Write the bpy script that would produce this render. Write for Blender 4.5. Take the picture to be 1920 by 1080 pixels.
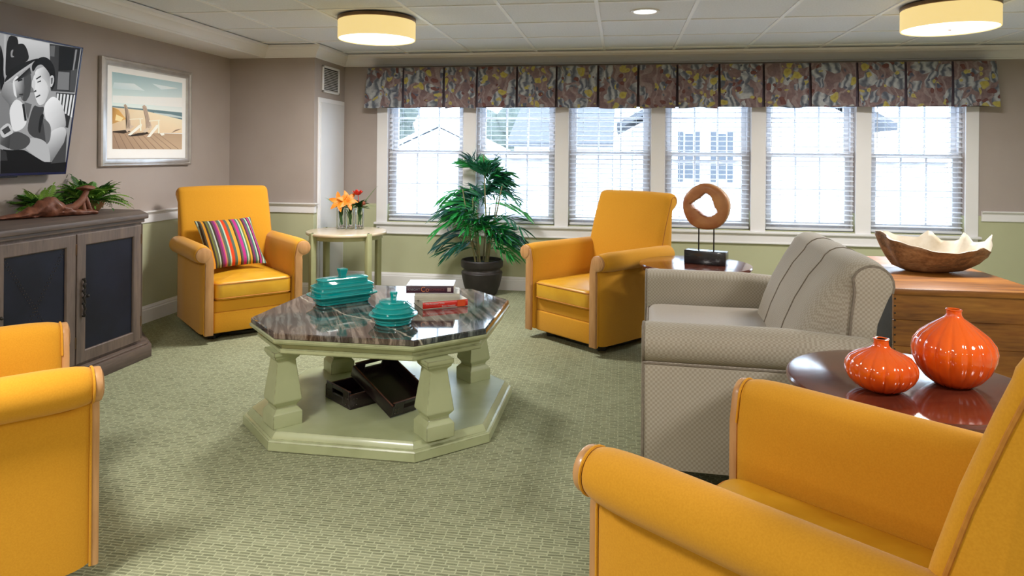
import bpy, bmesh, math, random
from mathutils import Vector, Matrix, Euler, noise as mnoise
PI = math.pi
R = math.radians
for o in list(bpy.data.objects):
    bpy.data.objects.remove(o)
scene = bpy.context.scene
C = scene.collection

# ---------------------------------------------------------------- camera
cam = bpy.data.cameras.new('camera'); camo = bpy.data.objects.new('camera', cam); C.objects.link(camo)
FPX = 1290.0; YAW = math.atan(205 / FPX); ROLL = .0088
cam.sensor_fit = 'HORIZONTAL'; cam.sensor_width = 36; cam.lens = FPX / 1920 * 36
cam.shift_y = -(540 - 290.2) / 1920
cam.clip_start = .05; cam.clip_end = 300
camo.matrix_world = Matrix.Translation((0, 0, 1.26)) @ Matrix.Rotation(YAW, 4, 'Z') @ Matrix.Rotation(PI / 2, 4, 'X') @ Matrix.Rotation(ROLL, 4, 'Z')
scene.camera = camo

# ---------------------------------------------------------------- light
world = bpy.data.worlds.new('world'); scene.world = world; world.use_nodes = True
bg = world.node_tree.nodes['Background']
bg.inputs['Color'].default_value = (.72, .86, 1, 1); bg.inputs['Strength'].default_value = 8.0
LAMP_W = 48.0
scene.view_settings.view_transform = 'Standard'; scene.view_settings.look = 'None'
scene.view_settings.gamma = 1; scene.view_settings.use_curve_mapping = False
scene.view_settings.exposure = 0.18
scene.cycles.max_bounces = 9; scene.cycles.diffuse_bounces = 5; scene.cycles.glossy_bounces = 4
scene.cycles.transmission_bounces = 6; scene.cycles.transparent_max_bounces = 12
scene.cycles.sample_clamp_indirect = 6
scene.cycles.caustics_reflective = False; scene.cycles.caustics_refractive = False

# ---------------------------------------------------------------- materials
class NT:
    def __init__(s, name):
        s.m = bpy.data.materials.new(name); s.m.use_nodes = True
        s.t = s.m.node_tree; s.b = s.t.nodes['Principled BSDF']; s.out = s.t.nodes['Material Output']
    def n(s, typ, **kw):
        nd = s.t.nodes.new('ShaderNode' + typ)
        for k, v in kw.items():
            if k.startswith('_'): setattr(nd, k[1:], v)
            else: s.set(nd, k, v)
        return nd
    def set(s, nd, k, v):
        k = int(k[1:]) if k[0] == 'i' and k[1:].isdigit() else k.replace('_', ' ')
        sock = nd.inputs[k]
        if isinstance(v, tuple) and len(v) == 2 and hasattr(v[0], 'outputs'): s.t.links.new(v[0].outputs[v[1]], sock)
        elif hasattr(v, 'outputs'): s.t.links.new(v.outputs[0], sock)
        else: sock.default_value = (v + (1,) if isinstance(v, tuple) and len(v) == 3 and sock.type == 'RGBA' else v)
    def p(s, k, v): s.set(s.b, k, v)
    def coord(s, scale=(1, 1, 1), loc=(0, 0, 0), rot=(0, 0, 0)):
        tc = s.n('TexCoord')
        mp = s.n('Mapping', Scale=scale, Location=loc, Rotation=rot); s.t.links.new(tc.outputs['Object'], mp.inputs[0])
        return mp
    def ramp(s, fac, stops, const=False):
        r = s.n('ValToRGB'); s.set(r, 'Fac', fac); cr = r.color_ramp
        cr.interpolation = 'CONSTANT' if const else 'LINEAR'
        while len(cr.elements) < len(stops): cr.elements.new(.5)
        for e, (pos, col) in zip(cr.elements, stops):
            e.position = pos; e.color = col + (1,) if len(col) == 3 else col
        return r
    def mix(s, fac, a, b, mode='MIX'):
        m = s.n('Mix', _data_type='RGBA', _blend_type=mode)
        s.set(m, 'i0', fac); s.set(m, 'i6', a); s.set(m, 'i7', b)
        return (m, 2)
    def math(s, op, a, b=0.0):
        m = s.n('Math', _operation=op); s.set(m, 'i0', a); s.set(m, 'i1', b); return m
    def edge(s, radius):
        bv = s.n('Bevel', Radius=radius); bv.samples = 4; g = s.n('NewGeometry')
        d = s.n('VectorMath', _operation='DOT_PRODUCT'); s.t.links.new(bv.outputs[0], d.inputs[0]); s.t.links.new(g.outputs['Normal'], d.inputs[1])
        return s.ramp((d, 'Value'), [(.93, (1, 1, 1)), (.998, (0, 0, 0))])
    def bump(s, h, strength=.3, dist=.01):
        b = s.n('Bump', Strength=strength, Distance=dist); s.set(b, 'Height', h); s.p('Normal', b)

def M(name, c1, c2=None, ns=20, st=(1, 1, 1), lo=.35, hi=.65, rough=.5, metal=0, spec=.5, bump=0, bd=.004, bs=None, coat=0, sheen=0, detail=4, emit=None):
    m = NT(name)
    m.p('Roughness', rough); m.p('Metallic', metal); m.p('Specular_IOR_Level', spec)
    if coat: m.p('Coat_Weight', coat); m.p('Coat_Roughness', .06)
    if sheen: m.p('Sheen_Weight', sheen); m.p('Sheen_Roughness', .5)
    mp = m.coord(st)
    c2 = c2 or tuple(x * .86 for x in c1)
    nz = m.n('TexNoise', Scale=ns, Detail=detail, Vector=mp)
    col = m.ramp((nz, 0), [(lo, c1), (hi, c2)])
    m.p('Base_Color', col)
    if bump:
        nb = m.n('TexNoise', Scale=bs or ns * 3, Detail=3, Vector=mp); m.bump((nb, 0), bump, bd)
    if emit: m.p('Emission_Color', emit[0]); m.p('Emission_Strength', emit[1])
    return m.m

YF = M('golden_fabric', (.63, .297, .019), (.585, .265, .015), ns=260, rough=.85, spec=.2, bump=.12, bs=700, bd=.001, sheen=.12)
YV = M('golden_vinyl', (.66, .36, .025), (.58, .29, .016), ns=9, rough=.36, spec=.5, bump=.12, bs=14, bd=.01)
YP = M('golden_piping', (.50, .20, .02), (.42, .16, .015), ns=60, rough=.7)
STRIP = M('maple_strip', (.56, .30, .125), (.45, .225, .085), ns=7, st=(6, 6, 1), rough=.42, coat=.2)
BLACK = M('black_plastic', (.012, .012, .014), (.02, .02, .02), rough=.45)
BLACKG = M('black_lacquer', (.012, .012, .016), (.02, .02, .024), rough=.22, coat=.4)
WALL_UP = M('taupe_paint', (.40, .345, .315), (.38, .325, .295), ns=3, rough=.75, spec=.25)
WALL_LOW = M('pale_green_paint', (.47, .48, .31), (.45, .46, .295), ns=3, rough=.7, spec=.25)
WHITE = M('white_trim_paint', (.80, .79, .80), (.77, .76, .77), ns=3, rough=.45)
DOORW = M('off_white_door_paint', (.66, .655, .66), (.63, .625, .63), ns=3, rough=.5)
BLINDW = M('white_blind_vinyl', (.80, .81, .83), (.78, .79, .82), ns=3, rough=.5)
TILE = M('ceiling_tile', (.78, .82, .90), (.72, .76, .84), ns=90, rough=.9, spec=.1, bump=.25, bs=220, bd=.002)
TEE = M('white_tee_metal', (.85, .87, .92), (.83, .85, .90), ns=4, rough=.5)
GREENP = M('distressed_sage_paint', (.43, .46, .27), (.33, .36, .19), ns=5, lo=.42, hi=.78, rough=.42, bump=.1, bs=18, coat=.25)
def edge_worn(name, c1, c2, dark):
    m = NT(name); m.p('Roughness', .4); m.p('Coat_Weight', .3); m.p('Coat_Roughness', .12)
    nz = m.n('TexNoise', Scale=6, Detail=6, Vector=m.coord())
    base = m.ramp((nz, 0), [(.4, c1), (.75, c2)])
    pt = m.edge(.005)
    sp = m.n('TexNoise', Scale=24, Detail=5, Vector=m.coord())
    wear = m.math('MULTIPLY', (pt, 0), (m.ramp((sp, 0), [(.38, (.15, .15, .15)), (.66, (1, 1, 1))]), 0))
    m.p('Base_Color', m.mix(wear, (base, 0), dark)); m.bump((nz, 0), .06, .01)
    return m.m
GREENP = edge_worn('distressed_sage_paint', (.42, .455, .265), (.34, .37, .20), (.09, .075, .04))
def teal_glaze():
    m = NT('teal_glaze'); m.p('Roughness', .12); m.p('Coat_Weight', .5); m.p('Coat_Roughness', .05)
    nz = m.n('TexNoise', Scale=9, Detail=4, Vector=m.coord())
    base = m.ramp((nz, 0), [(.3, (.0, .33, .335)), (.7, (.0, .275, .285))])
    pt = m.edge(.004)
    m.p('Base_Color', m.mix((pt, 0), (base, 0), (.08, .55, .52)))
    return m.m
TEAL = teal_glaze()
def wood(name, c1, c2, c3, axis=0, scale=3, dist=4, rough=.35, coat=.3, knots=False, stretch=.12):
    m = NT(name); m.p('Roughness', rough); m.p('Coat_Weight', coat); m.p('Coat_Roughness', .1)
    sc = [1, 1, 1]; sc[axis] = stretch
    mp = m.coord(tuple(sc))
    nz = m.n('TexNoise', Scale=scale * 4, Detail=8, Distortion=dist * .2, Vector=mp)
    fine = m.n('TexNoise', Scale=scale * 30, Detail=3, Vector=mp)
    col = m.ramp((nz, 0), [(.28, c1), (.48, c2), (.68, c3)])
    col = m.mix(.35, (col, 0), (m.ramp((fine, 0), [(.3, c1), (.7, c3)]), 0))
    if knots:
        kc = list(sc); kc[axis] = .55
        v = m.n('TexVoronoi', Scale=3.3, Vector=m.coord(tuple(kc)))
        k = m.ramp((v, 'Distance'), [(.05, (1, 1, 1)), (.16, (0, 0, 0))])
        col = m.mix(k, col, (.07, .022, .006))
    m.p('Base_Color', col); m.bump((nz, 0), .08, .006)
    return m.m
WALNUT = wood('weathered_brown_wood', (.15, .105, .08), (.10, .07, .058), (.055, .040, .036), axis=1, rough=.55, coat=.05)
WALNUT_V = wood('weathered_brown_wood_upright', (.17, .12, .09), (.115, .08, .066), (.065, .047, .04), axis=2, rough=.55, coat=.05)
CHERRY = wood('dark_cherry_veneer', (.055, .012, .008), (.10, .022, .012), (.16, .040, .018), axis=0, rough=.16, coat=.6)
TRUNKSIDE = M('shaded_trunk_side', (.022, .014, .010), (.03, .02, .014), rough=.6)  # shade beside the loveseat painted into the trunk body as near-black
PINE = wood('honey_pine', (.50, .215, .034), (.33, .11, .016), (.11, .032, .007), axis=0, scale=2.2, rough=.42, coat=.12, knots=True)
RINGW = M('burl_wood', (.50, .22, .07), (.33, .10, .03), ns=11, rough=.45, lo=.3, hi=.7, bump=.2, bs=20, coat=.15)
RINGE = M('pale_sapwood_edge', (.52, .36, .22), (.42, .27, .15), ns=22, rough=.6, bump=.2)
BARK = wood('root_wood', (.46, .27, .13), (.23, .105, .042), (.06, .03, .018), axis=0, scale=5, rough=.6, coat=.1, stretch=.25)
PALEW = M('bleached_root_inside', (.56, .51, .43), (.40, .31, .20), ns=9, lo=.45, hi=.8, rough=.6, bump=.2)
DRIFT = wood('red_driftwood', (.27, .095, .045), (.17, .055, .028), (.07, .024, .014), axis=1, scale=6, rough=.6, coat=.1, stretch=.3)
ORANGE = M('orange_glaze', (.80, .115, .008), (.72, .075, .005), ns=8, rough=.07, coat=.8)
BRONZE = M('bronze_metal', (.20, .13, .085), (.14, .09, .06), ns=8, rough=.32, metal=.85)
SILVER = M('silver_leaf_frame', (.58, .55, .53), (.50, .47, .45), ns=12, rough=.3, metal=.75)
IRON = M('wrought_iron', (.02, .018, .017), (.035, .03, .028), ns=40, rough=.5, metal=.6)
BRASS = M('nailhead_brass', (.07, .055, .045), (.05, .04, .035), rough=.35, metal=.7)
LEATHER = M('navy_black_leather', (.010, .012, .024), (.007, .008, .015), ns=6, rough=.4, spec=.2, bump=.15, bs=180, bd=.001)
TRAYL = M('dark_bordeaux_leather', (.014, .005, .007), (.007, .003, .006), ns=6, rough=.3, coat=.3, bump=.1, bs=120, bd=.001)
TRAYE = M('worn_leather_edge', (.12, .042, .022), (.06, .02, .014), ns=18, rough=.4)
POT = M('charcoal_clay', (.022, .017, .018), (.014, .011, .012), ns=14, rough=.5, bump=.15)
POTB = M('grey_clay_band', (.055, .047, .047), (.036, .031, .032), ns=14, rough=.5, bump=.15)
SOIL = M('soil', (.02, .05, .035), (.012, .02, .014), ns=60, rough=.9, bump=.6, bs=90, bd=.02)
CANE = M('palm_cane', (.14, .17, .06), (.22, .17, .09), ns=20, rough=.5)
PALM = [M('palm_leaf_deep', (.008, .10, .055), (.012, .15, .06), ns=8, rough=.38), M('palm_leaf_mid', (.02, .33, .055), (.018, .22, .05), ns=8, rough=.38), M('palm_leaf_blue', (.012, .06, .055), (.016, .10, .075), ns=8, rough=.35)]
FERN = [M('fern_leaf', (.10, .28, .03), (.06, .19, .02), ns=12, rough=.5), M('fern_leaf_light', (.24, .42, .06), (.15, .31, .04), ns=12, rough=.5), M('fern_leaf_dark', (.018, .075, .014), (.03, .10, .02), ns=12, rough=.5)]
TERRA = M('terracotta', (.36, .16, .06), (.27, .15, .055), ns=14, rough=.6, bump=.15)
OCHRE = M('ochre_bowl', (.47, .30, .10), (.40, .24, .08), ns=12, rough=.5)
LILY = M('lily_petal', (.88, .30, .015), (.85, .20, .01), ns=12, rough=.5)
LILYC = M('lily_throat', (.75, .42, .02), (.6, .2, .02), ns=30, rough=.5)
ROSE = M('red_petal', (.75, .045, .018), (.62, .02, .012), ns=16, rough=.5)
RUST = M('rust_bud', (.28, .06, .025), (.2, .05, .02), ns=30, rough=.6)
PEBBLE = M('pale_pebble', (.62, .56, .56), (.45, .40, .40), ns=20, rough=.25)
CREAMTOP = M('cream_laminate', (.72, .61, .46), (.66, .55, .40), ns=7, rough=.22, coat=.3)
SAGELEG = M('sage_leg_paint', (.36, .37, .20), (.31, .32, .17), ns=6, rough=.45)
BEZEL = M('tv_bezel', (.012, .014, .035), (.015, .016, .03), rough=.25)
SHADE = M('lamp_shade_linen', (.72, .58, .30), (.68, .54, .27), ns=60, rough=.8, emit=((1, .76, .32), .62))
DIFF = M('lamp_diffuser', (.9, .88, .82), rough=.4, emit=((1, .97, .92), 2.6))
LED = M('recessed_lens', (.9, .9, .88), rough=.4, emit=((1, .99, .96), 3.0))
PAPER = M('book_pages', (.70, .66, .56), (.58, .54, .45), ns=4, st=(1, 1, 90), rough=.8)
PURPLE = M('plum_book_cloth', (.065, .018, .038), (.05, .014, .03), rough=.35)
COVERW = M('white_book_cover', (.78, .78, .82), (.72, .72, .78), ns=9, rough=.3)
CREAMB = M('cream_book_cloth', (.62, .59, .50), (.56, .53, .44), ns=9, rough=.5)
REDB = M('red_book_cover', (.72, .030, .018), (.66, .022, .014), rough=.3)
INKW = M('pale_ink', (.74, .60, .58), rough=.6)
INKO = M('orange_ink', (.62, .20, .09), rough=.6)
INKR = M('dull_red_ink', (.27, .07, .08), rough=.6)
INKG = M('grey_ink', (.30, .30, .34), rough=.6)
MATB = M('white_mat_board', (.97, .97, .97), (.96, .96, .96), rough=.8)
SIDING = M('white_siding', (.60, .62, .66), (.55, .57, .61), ns=3, rough=.8)
SHUTTER = M('grey_shutter', (.062, .070, .085), (.052, .060, .075), rough=.7)
ROOF = M('grey_shingle', (.085, .088, .10), (.065, .068, .078), ns=18, rough=.9)
LAWN = M('pale_ground', (.80, .81, .82), (.72, .73, .74), ns=2, rough=.95)
TREEL = M('tree_foliage', (.085, .10, .085), (.05, .062, .055), ns=9, rough=.9)
TRUNKM = M('tree_bark', (.12, .09, .07), rough=.9)

def glass(name, tint=(1, 1, 1), gl=.12):
    m = NT(name); t = m.t; t.nodes.remove(m.b)
    tr = m.n('BsdfTransparent', Color=tint); g = m.n('BsdfGlossy', Roughness=.02)
    lw = m.n('LayerWeight', Blend=gl); mx = m.n('MixShader')
    t.links.new(lw.outputs['Fresnel'], mx.inputs[0]); t.links.new(tr.outputs[0], mx.inputs[1]); t.links.new(g.outputs[0], mx.inputs[2])
    t.links.new(mx.outputs[0], m.out.inputs[0]); return m.m
def blind_vinyl():
    m = NT('white_blind_vinyl'); m.p('Roughness', .5); m.p('Base_Color', (.86, .87, .90))
    tl = m.n('BsdfTranslucent', Color=(.80, .86, .95)); mx = m.n('MixShader'); mx.inputs[0].default_value = .28
    m.t.links.new(m.b.outputs[0], mx.inputs[1]); m.t.links.new(tl.outputs[0], mx.inputs[2]); m.t.links.new(mx.outputs[0], m.out.inputs[0]); return m.m
BLINDW = blind_vinyl()
PANE = glass('window_pane', (.97, .985, 1), .08)
VGLASS = glass('vase_glass', (.985, .99, .99), .12)
FRAMEGLASS = glass('picture_glass', (1, 1, 1), .03)

def carpet():
    m = NT('green_loop_carpet'); m.p('Roughness', .95); m.p('Specular_IOR_Level', .15)
    tc = m.coord()
    wob = m.n('TexNoise', Scale=14, Detail=2, Vector=tc)
    off = m.n('VectorMath', _operation='MULTIPLY_ADD'); m.set(off, 'i0', (wob, 1)); off.inputs[1].default_value = (.008, .008, 0); m.set(off, 'i2', tc)
    br = m.n('TexBrick', Scale=1.0, Brick_Width=.040, Row_Height=.0142, Mortar_Size=.0034, Mortar_Smooth=.7, Bias=0.0)
    m.set(br, 'Vector', off); br.inputs['Color1'].default_value = (.0, .0, .0, 1); br.inputs['Color2'].default_value = (.45, .45, .45, 1); br.inputs['Mortar'].default_value = (1, 1, 1, 1)
    br.offset = .37; br.offset_frequency = 3; br.squash = 1.35; br.squash_frequency = 4
    big = m.n('TexNoise', Scale=1.4, Detail=3, Vector=tc); fine = m.n('TexNoise', Scale=420, Detail=2, Vector=tc)
    a = m.ramp((big, 0), [(.3, (.145, .156, .080)), (.7, (.175, .184, .100))])
    b = m.ramp((big, 0), [(.3, (.43, .445, .27)), (.7, (.475, .49, .31))])
    col = m.mix((br, 0), (a, 0), (b, 0))
    col = m.mix(.22, col, (m.ramp((fine, 0), [(.3, (.06, .07, .05)), (.7, (.46, .48, .36))]), 0))
    m.p('Base_Color', col)
    h = m.math('MULTIPLY', (br, 0), .6); h2 = m.math('ADD', h, m.math('MULTIPLY', (fine, 0), .7)); m.bump(h2, .5, .006)
    return m.m
CARPET = carpet()

def marble():
    m = NT('dark_brown_marble'); m.p('Roughness', .07); m.p('Specular_IOR_Level', .55); m.p('Coat_Weight', .35); m.p('Coat_Roughness', .03)
    mp = m.coord((1, 1, 1), rot=(0, 0, R(-28)))
    st = m.n('Mapping', Scale=(34, 3.2, 6)); m.t.links.new(mp.outputs[0], st.inputs[0])
    n1 = m.n('TexNoise', Scale=1, Detail=9, Roughness=.7, Distortion=.6, Vector=st)
    n2 = m.n('TexNoise', Scale=2.2, Detail=3, Vector=mp)
    warm = m.ramp((n1, 0), [(.36, (.030, .016, .012)), (.48, (.085, .055, .042)), (.58, (.26, .20, .16))])
    cool = m.ramp((n1, 0), [(.36, (.012, .015, .018)), (.48, (.040, .050, .052)), (.60, (.17, .19, .18))])
    col = m.mix((m.ramp((n2, 0), [(.42, (0, 0, 0)), (.56, (1, 1, 1))]), 0), (warm, 0), (cool, 0))
    # thin white veins: ridges of a warped distance
    nv = m.n('TexNoise', Scale=.9, Detail=4, Roughness=.55, Vector=mp)
    d = m.math('ABSOLUTE', m.math('SUBTRACT', (nv, 0), .47))
    v = m.ramp(d, [(.0, (1, 1, 1)), (.0045, (0, 0, 0))])
    sp = m.n('SeparateXYZ'); m.t.links.new(m.coord((1, 1, 1), rot=(0, 0, R(38))).outputs[0], sp.inputs[0])
    wob = m.n('TexNoise', Scale=7, Detail=3, Vector=mp)
    d2 = m.math('ABSOLUTE', m.math('ADD', m.math('ADD', (sp, 1), .215), m.math('MULTIPLY', m.math('SUBTRACT', (wob, 0), .5), .09)))
    v2 = m.ramp(d2, [(.002, (1, 1, 1)), (.0055, (0, 0, 0))])
    f = (v2, 0)
    m.p('Base_Color', m.mix(f, col, (.52, .48, .38)))
    return m.m
MARBLE = marble()

def floral():
    m = NT('floral_valance_fabric'); m.p('Roughness', .85); m.p('Specular_IOR_Level', .2)
    tc = m.coord((1, .3, 1))
    wn = m.n('TexNoise', Scale=7, Detail=2, Vector=tc)
    off = m.n('VectorMath', _operation='MULTIPLY_ADD'); m.set(off, 'i0', (wn, 1)); off.inputs[1].default_value = (.13, .13, .13); m.set(off, 'i2', tc)
    base = m.ramp((m.n('TexNoise', Scale=16, Detail=4, Vector=tc), 0), [(.35, (.235, .165, .165)), (.65, (.165, .115, .122))])
    lines = m.n('TexWave', _wave_type='BANDS', Scale=4, Distortion=11, Detail=2, Detail_Scale=1.2); m.set(lines, 'Vector', off)
    col = m.mix((m.ramp((lines, 0), [(.74, (0, 0, 0)), (.86, (.75, .75, .75))]), 0), (base, 0), (.29, .235, .235))
    def blobs(scale, pick, rad, cols, c, stripes=False, shift=0):
        o2 = m.n('VectorMath', _operation='ADD'); m.set(o2, 'i0', off); o2.inputs[1].default_value = (shift, shift * .7, shift * 1.3)
        v = m.n('TexVoronoi', Scale=scale); m.set(v, 'Vector', o2)
        sepc = m.n('SeparateColor'); m.set(sepc, 'Color', (v, 'Color'))
        on = m.math('MULTIPLY', m.math('GREATER_THAN', (sepc, 0), pick), m.math('LESS_THAN', (v, 'Distance'), rad))
        if stripes:
            w = m.n('TexWave', Scale=scale * .55, Distortion=7, Detail=3, Detail_Scale=1.5); m.set(w, 'Vector', o2)
            shade = m.ramp((w, 0), [(.05, cols[0]), (.4, cols[1]), (.95, cols[2])])
        else:
            shade = m.ramp((v, 'Distance'), [(0, cols[0]), (rad * .6, cols[1]), (rad, cols[2])])
        return m.mix(on, c, (shade, 0))
    col = blobs(8, .45, .60, [(.11, .125, .155), (.22, .24, .27), (.40, .415, .43)], col, True)
    col = blobs(11, .60, .46, [(.34, .355, .38), (.20, .22, .26), (.10, .115, .15)], col, True, 3.1)
    col = blobs(17, .80, .40, [(.16, .06, .055), (.17, .075, .07), (.13, .06, .06)], col, False, 7.7)
    col = blobs(13, .80, .44, [(.30, .24, .07), (.43, .37, .09), (.37, .33, .12)], col, False, 12.3)
    col = blobs(22, .84, .40, [(.27, .20, .07), (.44, .38, .12), (.36, .32, .14)], col, False, 17.9)
    col = blobs(18, .86, .34, [(.07, .08, .12), (.09, .10, .14), (.13, .13, .17)], col, False, 23.3)
    gr = m.n('TexNoise', Scale=55, Detail=4, Vector=tc); col = m.mix(.55, col, (m.ramp((gr, 0), [(.3, (.55, .55, .58)), (.7, (1, 1, 1))]), 0), 'MULTIPLY')
    m.p('Base_Color', col); wv = m.n('TexNoise', Scale=300, Vector=tc); m.bump((wv, 0), .15, .002)
    return m.m
FLORAL = floral()
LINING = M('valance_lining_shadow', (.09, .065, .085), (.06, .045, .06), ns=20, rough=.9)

def stripes():
    m = NT('striped_pillow_fabric'); m.p('Roughness', .85); m.p('Specular_IOR_Level', .2)
    sp = m.n('SeparateXYZ'); m.t.links.new(m.coord().outputs[0], sp.inputs[0])
    u = m.math('ADD', m.math('MULTIPLY', (sp, 0), 1 / .42), .5)
    dk, gr, ye, pu, mg, rd, tl, wh, ol = (.05, .032, .022), (.11, .105, .075), (.68, .30, .03), (.16, .035, .11), (.42, .03, .20), (.60, .055, .012), (.05, .14, .12), (.42, .50, .38), (.16, .17, .03)
    seq = [dk, wh, dk, gr, ye, dk, ol, gr, wh, dk, pu, mg, (.5, .2, .1), gr, tl, wh, rd, rd, gr, tl, ye, ye, dk, gr, mg, mg, tl, wh, ol, ye, dk, pu]
    seq2 = [tl, wh, dk, mg, gr, wh, tl, (.5, .13, .02)]
    n = 30
    w = [1, .7, .8, .6, 1.1, .9, .7, .8, .7, 1.0, 1.1, .7, .6, 1.0, .7, .8, 1.3, .5, .9, .7, 1.2, .4, .8, .8, 1.2, .5, .8, .9, .8, 1.0, .8, 1.2]
    tot = sum(w); x = 0; st = []
    for c, ww in zip(seq, w): st.append((x * .80 / tot, c)); x += ww
    r1 = m.ramp(u, st, True)
    r2 = m.ramp(u, [(0, dk)] + [(.80 + i * .025, c) for i, c in enumerate(seq2)], True)
    col = m.mix(m.math('GREATER_THAN', u, .80), (r1, 0), (r2, 0))
    m.p('Base_Color', col); wv = m.n('TexNoise', Scale=400, Vector=m.coord()); m.bump((wv, 0), .15, .002)
    return m.m
STRIPES = stripes()

def houndstooth(name, c1, c2, pitch, rough=.8):
    m = NT(name); m.p('Roughness', rough); m.p('Specular_IOR_Level', .25); m.p('Sheen_Weight', .1)
    ck = m.n('TexChecker', Scale=1 / pitch); m.set(ck, 'Vector', m.coord()); m.set(ck, 'Color1', c1); m.set(ck, 'Color2', c2)
    nz = m.n('TexNoise', Scale=5, Detail=3, Vector=m.coord())
    m.p('Base_Color', m.mix(.25, (ck, 0), (m.ramp((nz, 0), [(.3, c2), (.7, c1)]), 0)))
    m.bump((ck, 'Fac'), .25, .003)
    return m.m
SOFA = houndstooth('taupe_checked_weave', (.43, .385, .32), (.315, .275, .215), .0088)
SOFAS = M('taupe_smooth_weave', (.40, .355, .305), (.37, .325, .275), ns=220, rough=.55, spec=.4, bump=.12, bs=500, bd=.001)
SOFAP = M('taupe_piping', (.22, .185, .145), (.17, .14, .11), ns=80, rough=.8)

def vcol(name, emit):
    m = NT(name); a = m.n('Attribute'); a.attribute_name = 'Col'
    m.p('Roughness', .35 if emit else .6)
    if emit:
        m.p('Specular_IOR_Level', .06); m.p('Base_Color', (.01, .01, .012)); m.p('Emission_Color', (a, 'Color')); m.p('Emission_Strength', emit)
    else: m.p('Base_Color', (a, 'Color')); m.p('Specular_IOR_Level', .1)
    return m.m
SCREEN = vcol('lit_screen_picture', .9)
PRINT = vcol('printed_photograph', 0)

# ---------------------------------------------------------------- geometry helpers
def join(bm, tmp, mtx=None):
    if mtx is not None: bmesh.ops.transform(tmp, matrix=mtx, verts=tmp.verts)
    me = bpy.data.meshes.new('tmp'); tmp.to_mesh(me); tmp.free(); bm.from_mesh(me); bpy.data.meshes.remove(me)

def box(bm, x0, x1, y0, y1, z0, z1, bev=0, seg=2, mtx=None):
    t = bmesh.new(); bmesh.ops.create_cube(t, size=1)
    bmesh.ops.transform(t, matrix=Matrix.Translation(((x0 + x1) / 2, (y0 + y1) / 2, (z0 + z1) / 2)) @ Matrix.Diagonal((x1 - x0, y1 - y0, z1 - z0, 1)), verts=t.verts)
    if bev: bmesh.ops.bevel(t, geom=t.edges[:], offset=bev, segments=seg, profile=.5, affect='EDGES', clamp_overlap=True)
    join(bm, t, mtx)

def lathe(bm, prof, n=32, mtx=None, ribs=None):
    t = bmesh.new(); rings = []
    for k, (r, z) in enumerate(prof):
        if r < 1e-5: rings.append([t.verts.new((0, 0, z))]); continue
        ring = []
        for i in range(n):
            a = 2 * PI * i / n; rr = r * (ribs(a, k / (len(prof) - 1)) if ribs else 1)
            ring.append(t.verts.new((rr * math.cos(a), rr * math.sin(a), z)))
        rings.append(ring)
    for a, b in zip(rings, rings[1:]):
        for i in range(n):
            j = (i + 1) % n
            if len(a) == 1 and len(b) == 1: continue
            if len(a) == 1: t.faces.new((a[0], b[i], b[j]))
            elif len(b) == 1: t.faces.new((a[i], a[j], b[0]))
            else: t.faces.new((a[i], a[j], b[j], b[i]))
    for ring, fl in ((rings[0], True), (rings[-1], False)):
        if len(ring) > 2: t.faces.new(ring[::-1] if fl else ring)
    bmesh.ops.recalc_face_normals(t, faces=t.faces)
    join(bm, t, mtx)

def loft(bm, rings, cap=True, mtx=None, closed=False):
    t = bmesh.new(); vr = [[t.verts.new(p) for p in r] for r in rings]; n = len(vr[0])
    pairs = list(zip(vr, vr[1:])) + ([(vr[-1], vr[0])] if closed else [])
    for a, b in pairs:
        for i in range(n): t.faces.new((a[i], a[(i + 1) % n], b[(i + 1) % n], b[i]))
    if cap and not closed: t.faces.new(vr[0][::-1]); t.faces.new(vr[-1])
    bmesh.ops.recalc_face_normals(t, faces=t.faces)
    join(bm, t, mtx)

def tube(bm, pts, r, n=8, mtx=None, closed=False, flat=1.0):
    pts = [Vector(p) for p in pts]; rr = r if isinstance(r, (list, tuple)) else [r] * len(pts)
    rings = []; up = None
    for i, p in enumerate(pts):
        a = pts[i - 1] if (i or closed) else p; b = pts[(i + 1) % len(pts)] if (i < len(pts) - 1 or closed) else p
        d = (b - a).normalized()
        if up is None:
            up = Vector((0, 0, 1)) if abs(d.z) < .9 else Vector((1, 0, 0))
        s = d.cross(up).normalized(); up = s.cross(d).normalized()
        rings.append([p + (s * math.cos(2 * PI * k / n) + up * math.sin(2 * PI * k / n) * flat) * rr[i] for k in range(n)])
    loft(bm, rings, True, mtx, closed)

def prism(bm, poly, d0, d1, axis='z', bev=0, mtx=None):
    """polygon (a,b) swept from d0 to d1 along an axis: z -> (a,b,d); y -> (a,d,b); x -> (d,a,b)"""
    f = {'z': lambda a, b, d: (a, b, d), 'y': lambda a, b, d: (a, d, b), 'x': lambda a, b, d: (d, a, b)}[axis]
    if not bev: return loft(bm, [[f(a, b, d0) for a, b in poly], [f(a, b, d1) for a, b in poly]], True, mtx)
    s = 1 if d1 > d0 else -1
    p1 = offset(poly, bev); p2 = offset(poly, bev * .3)
    loft(bm, [[f(a, b, d) for a, b in q] for q, d in ((p1, d0), (p2, d0 + s * bev * .3), (poly, d0 + s * bev), (poly, d1 - s * bev), (p2, d1 - s * bev * .3), (p1, d1))], True, mtx)

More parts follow.
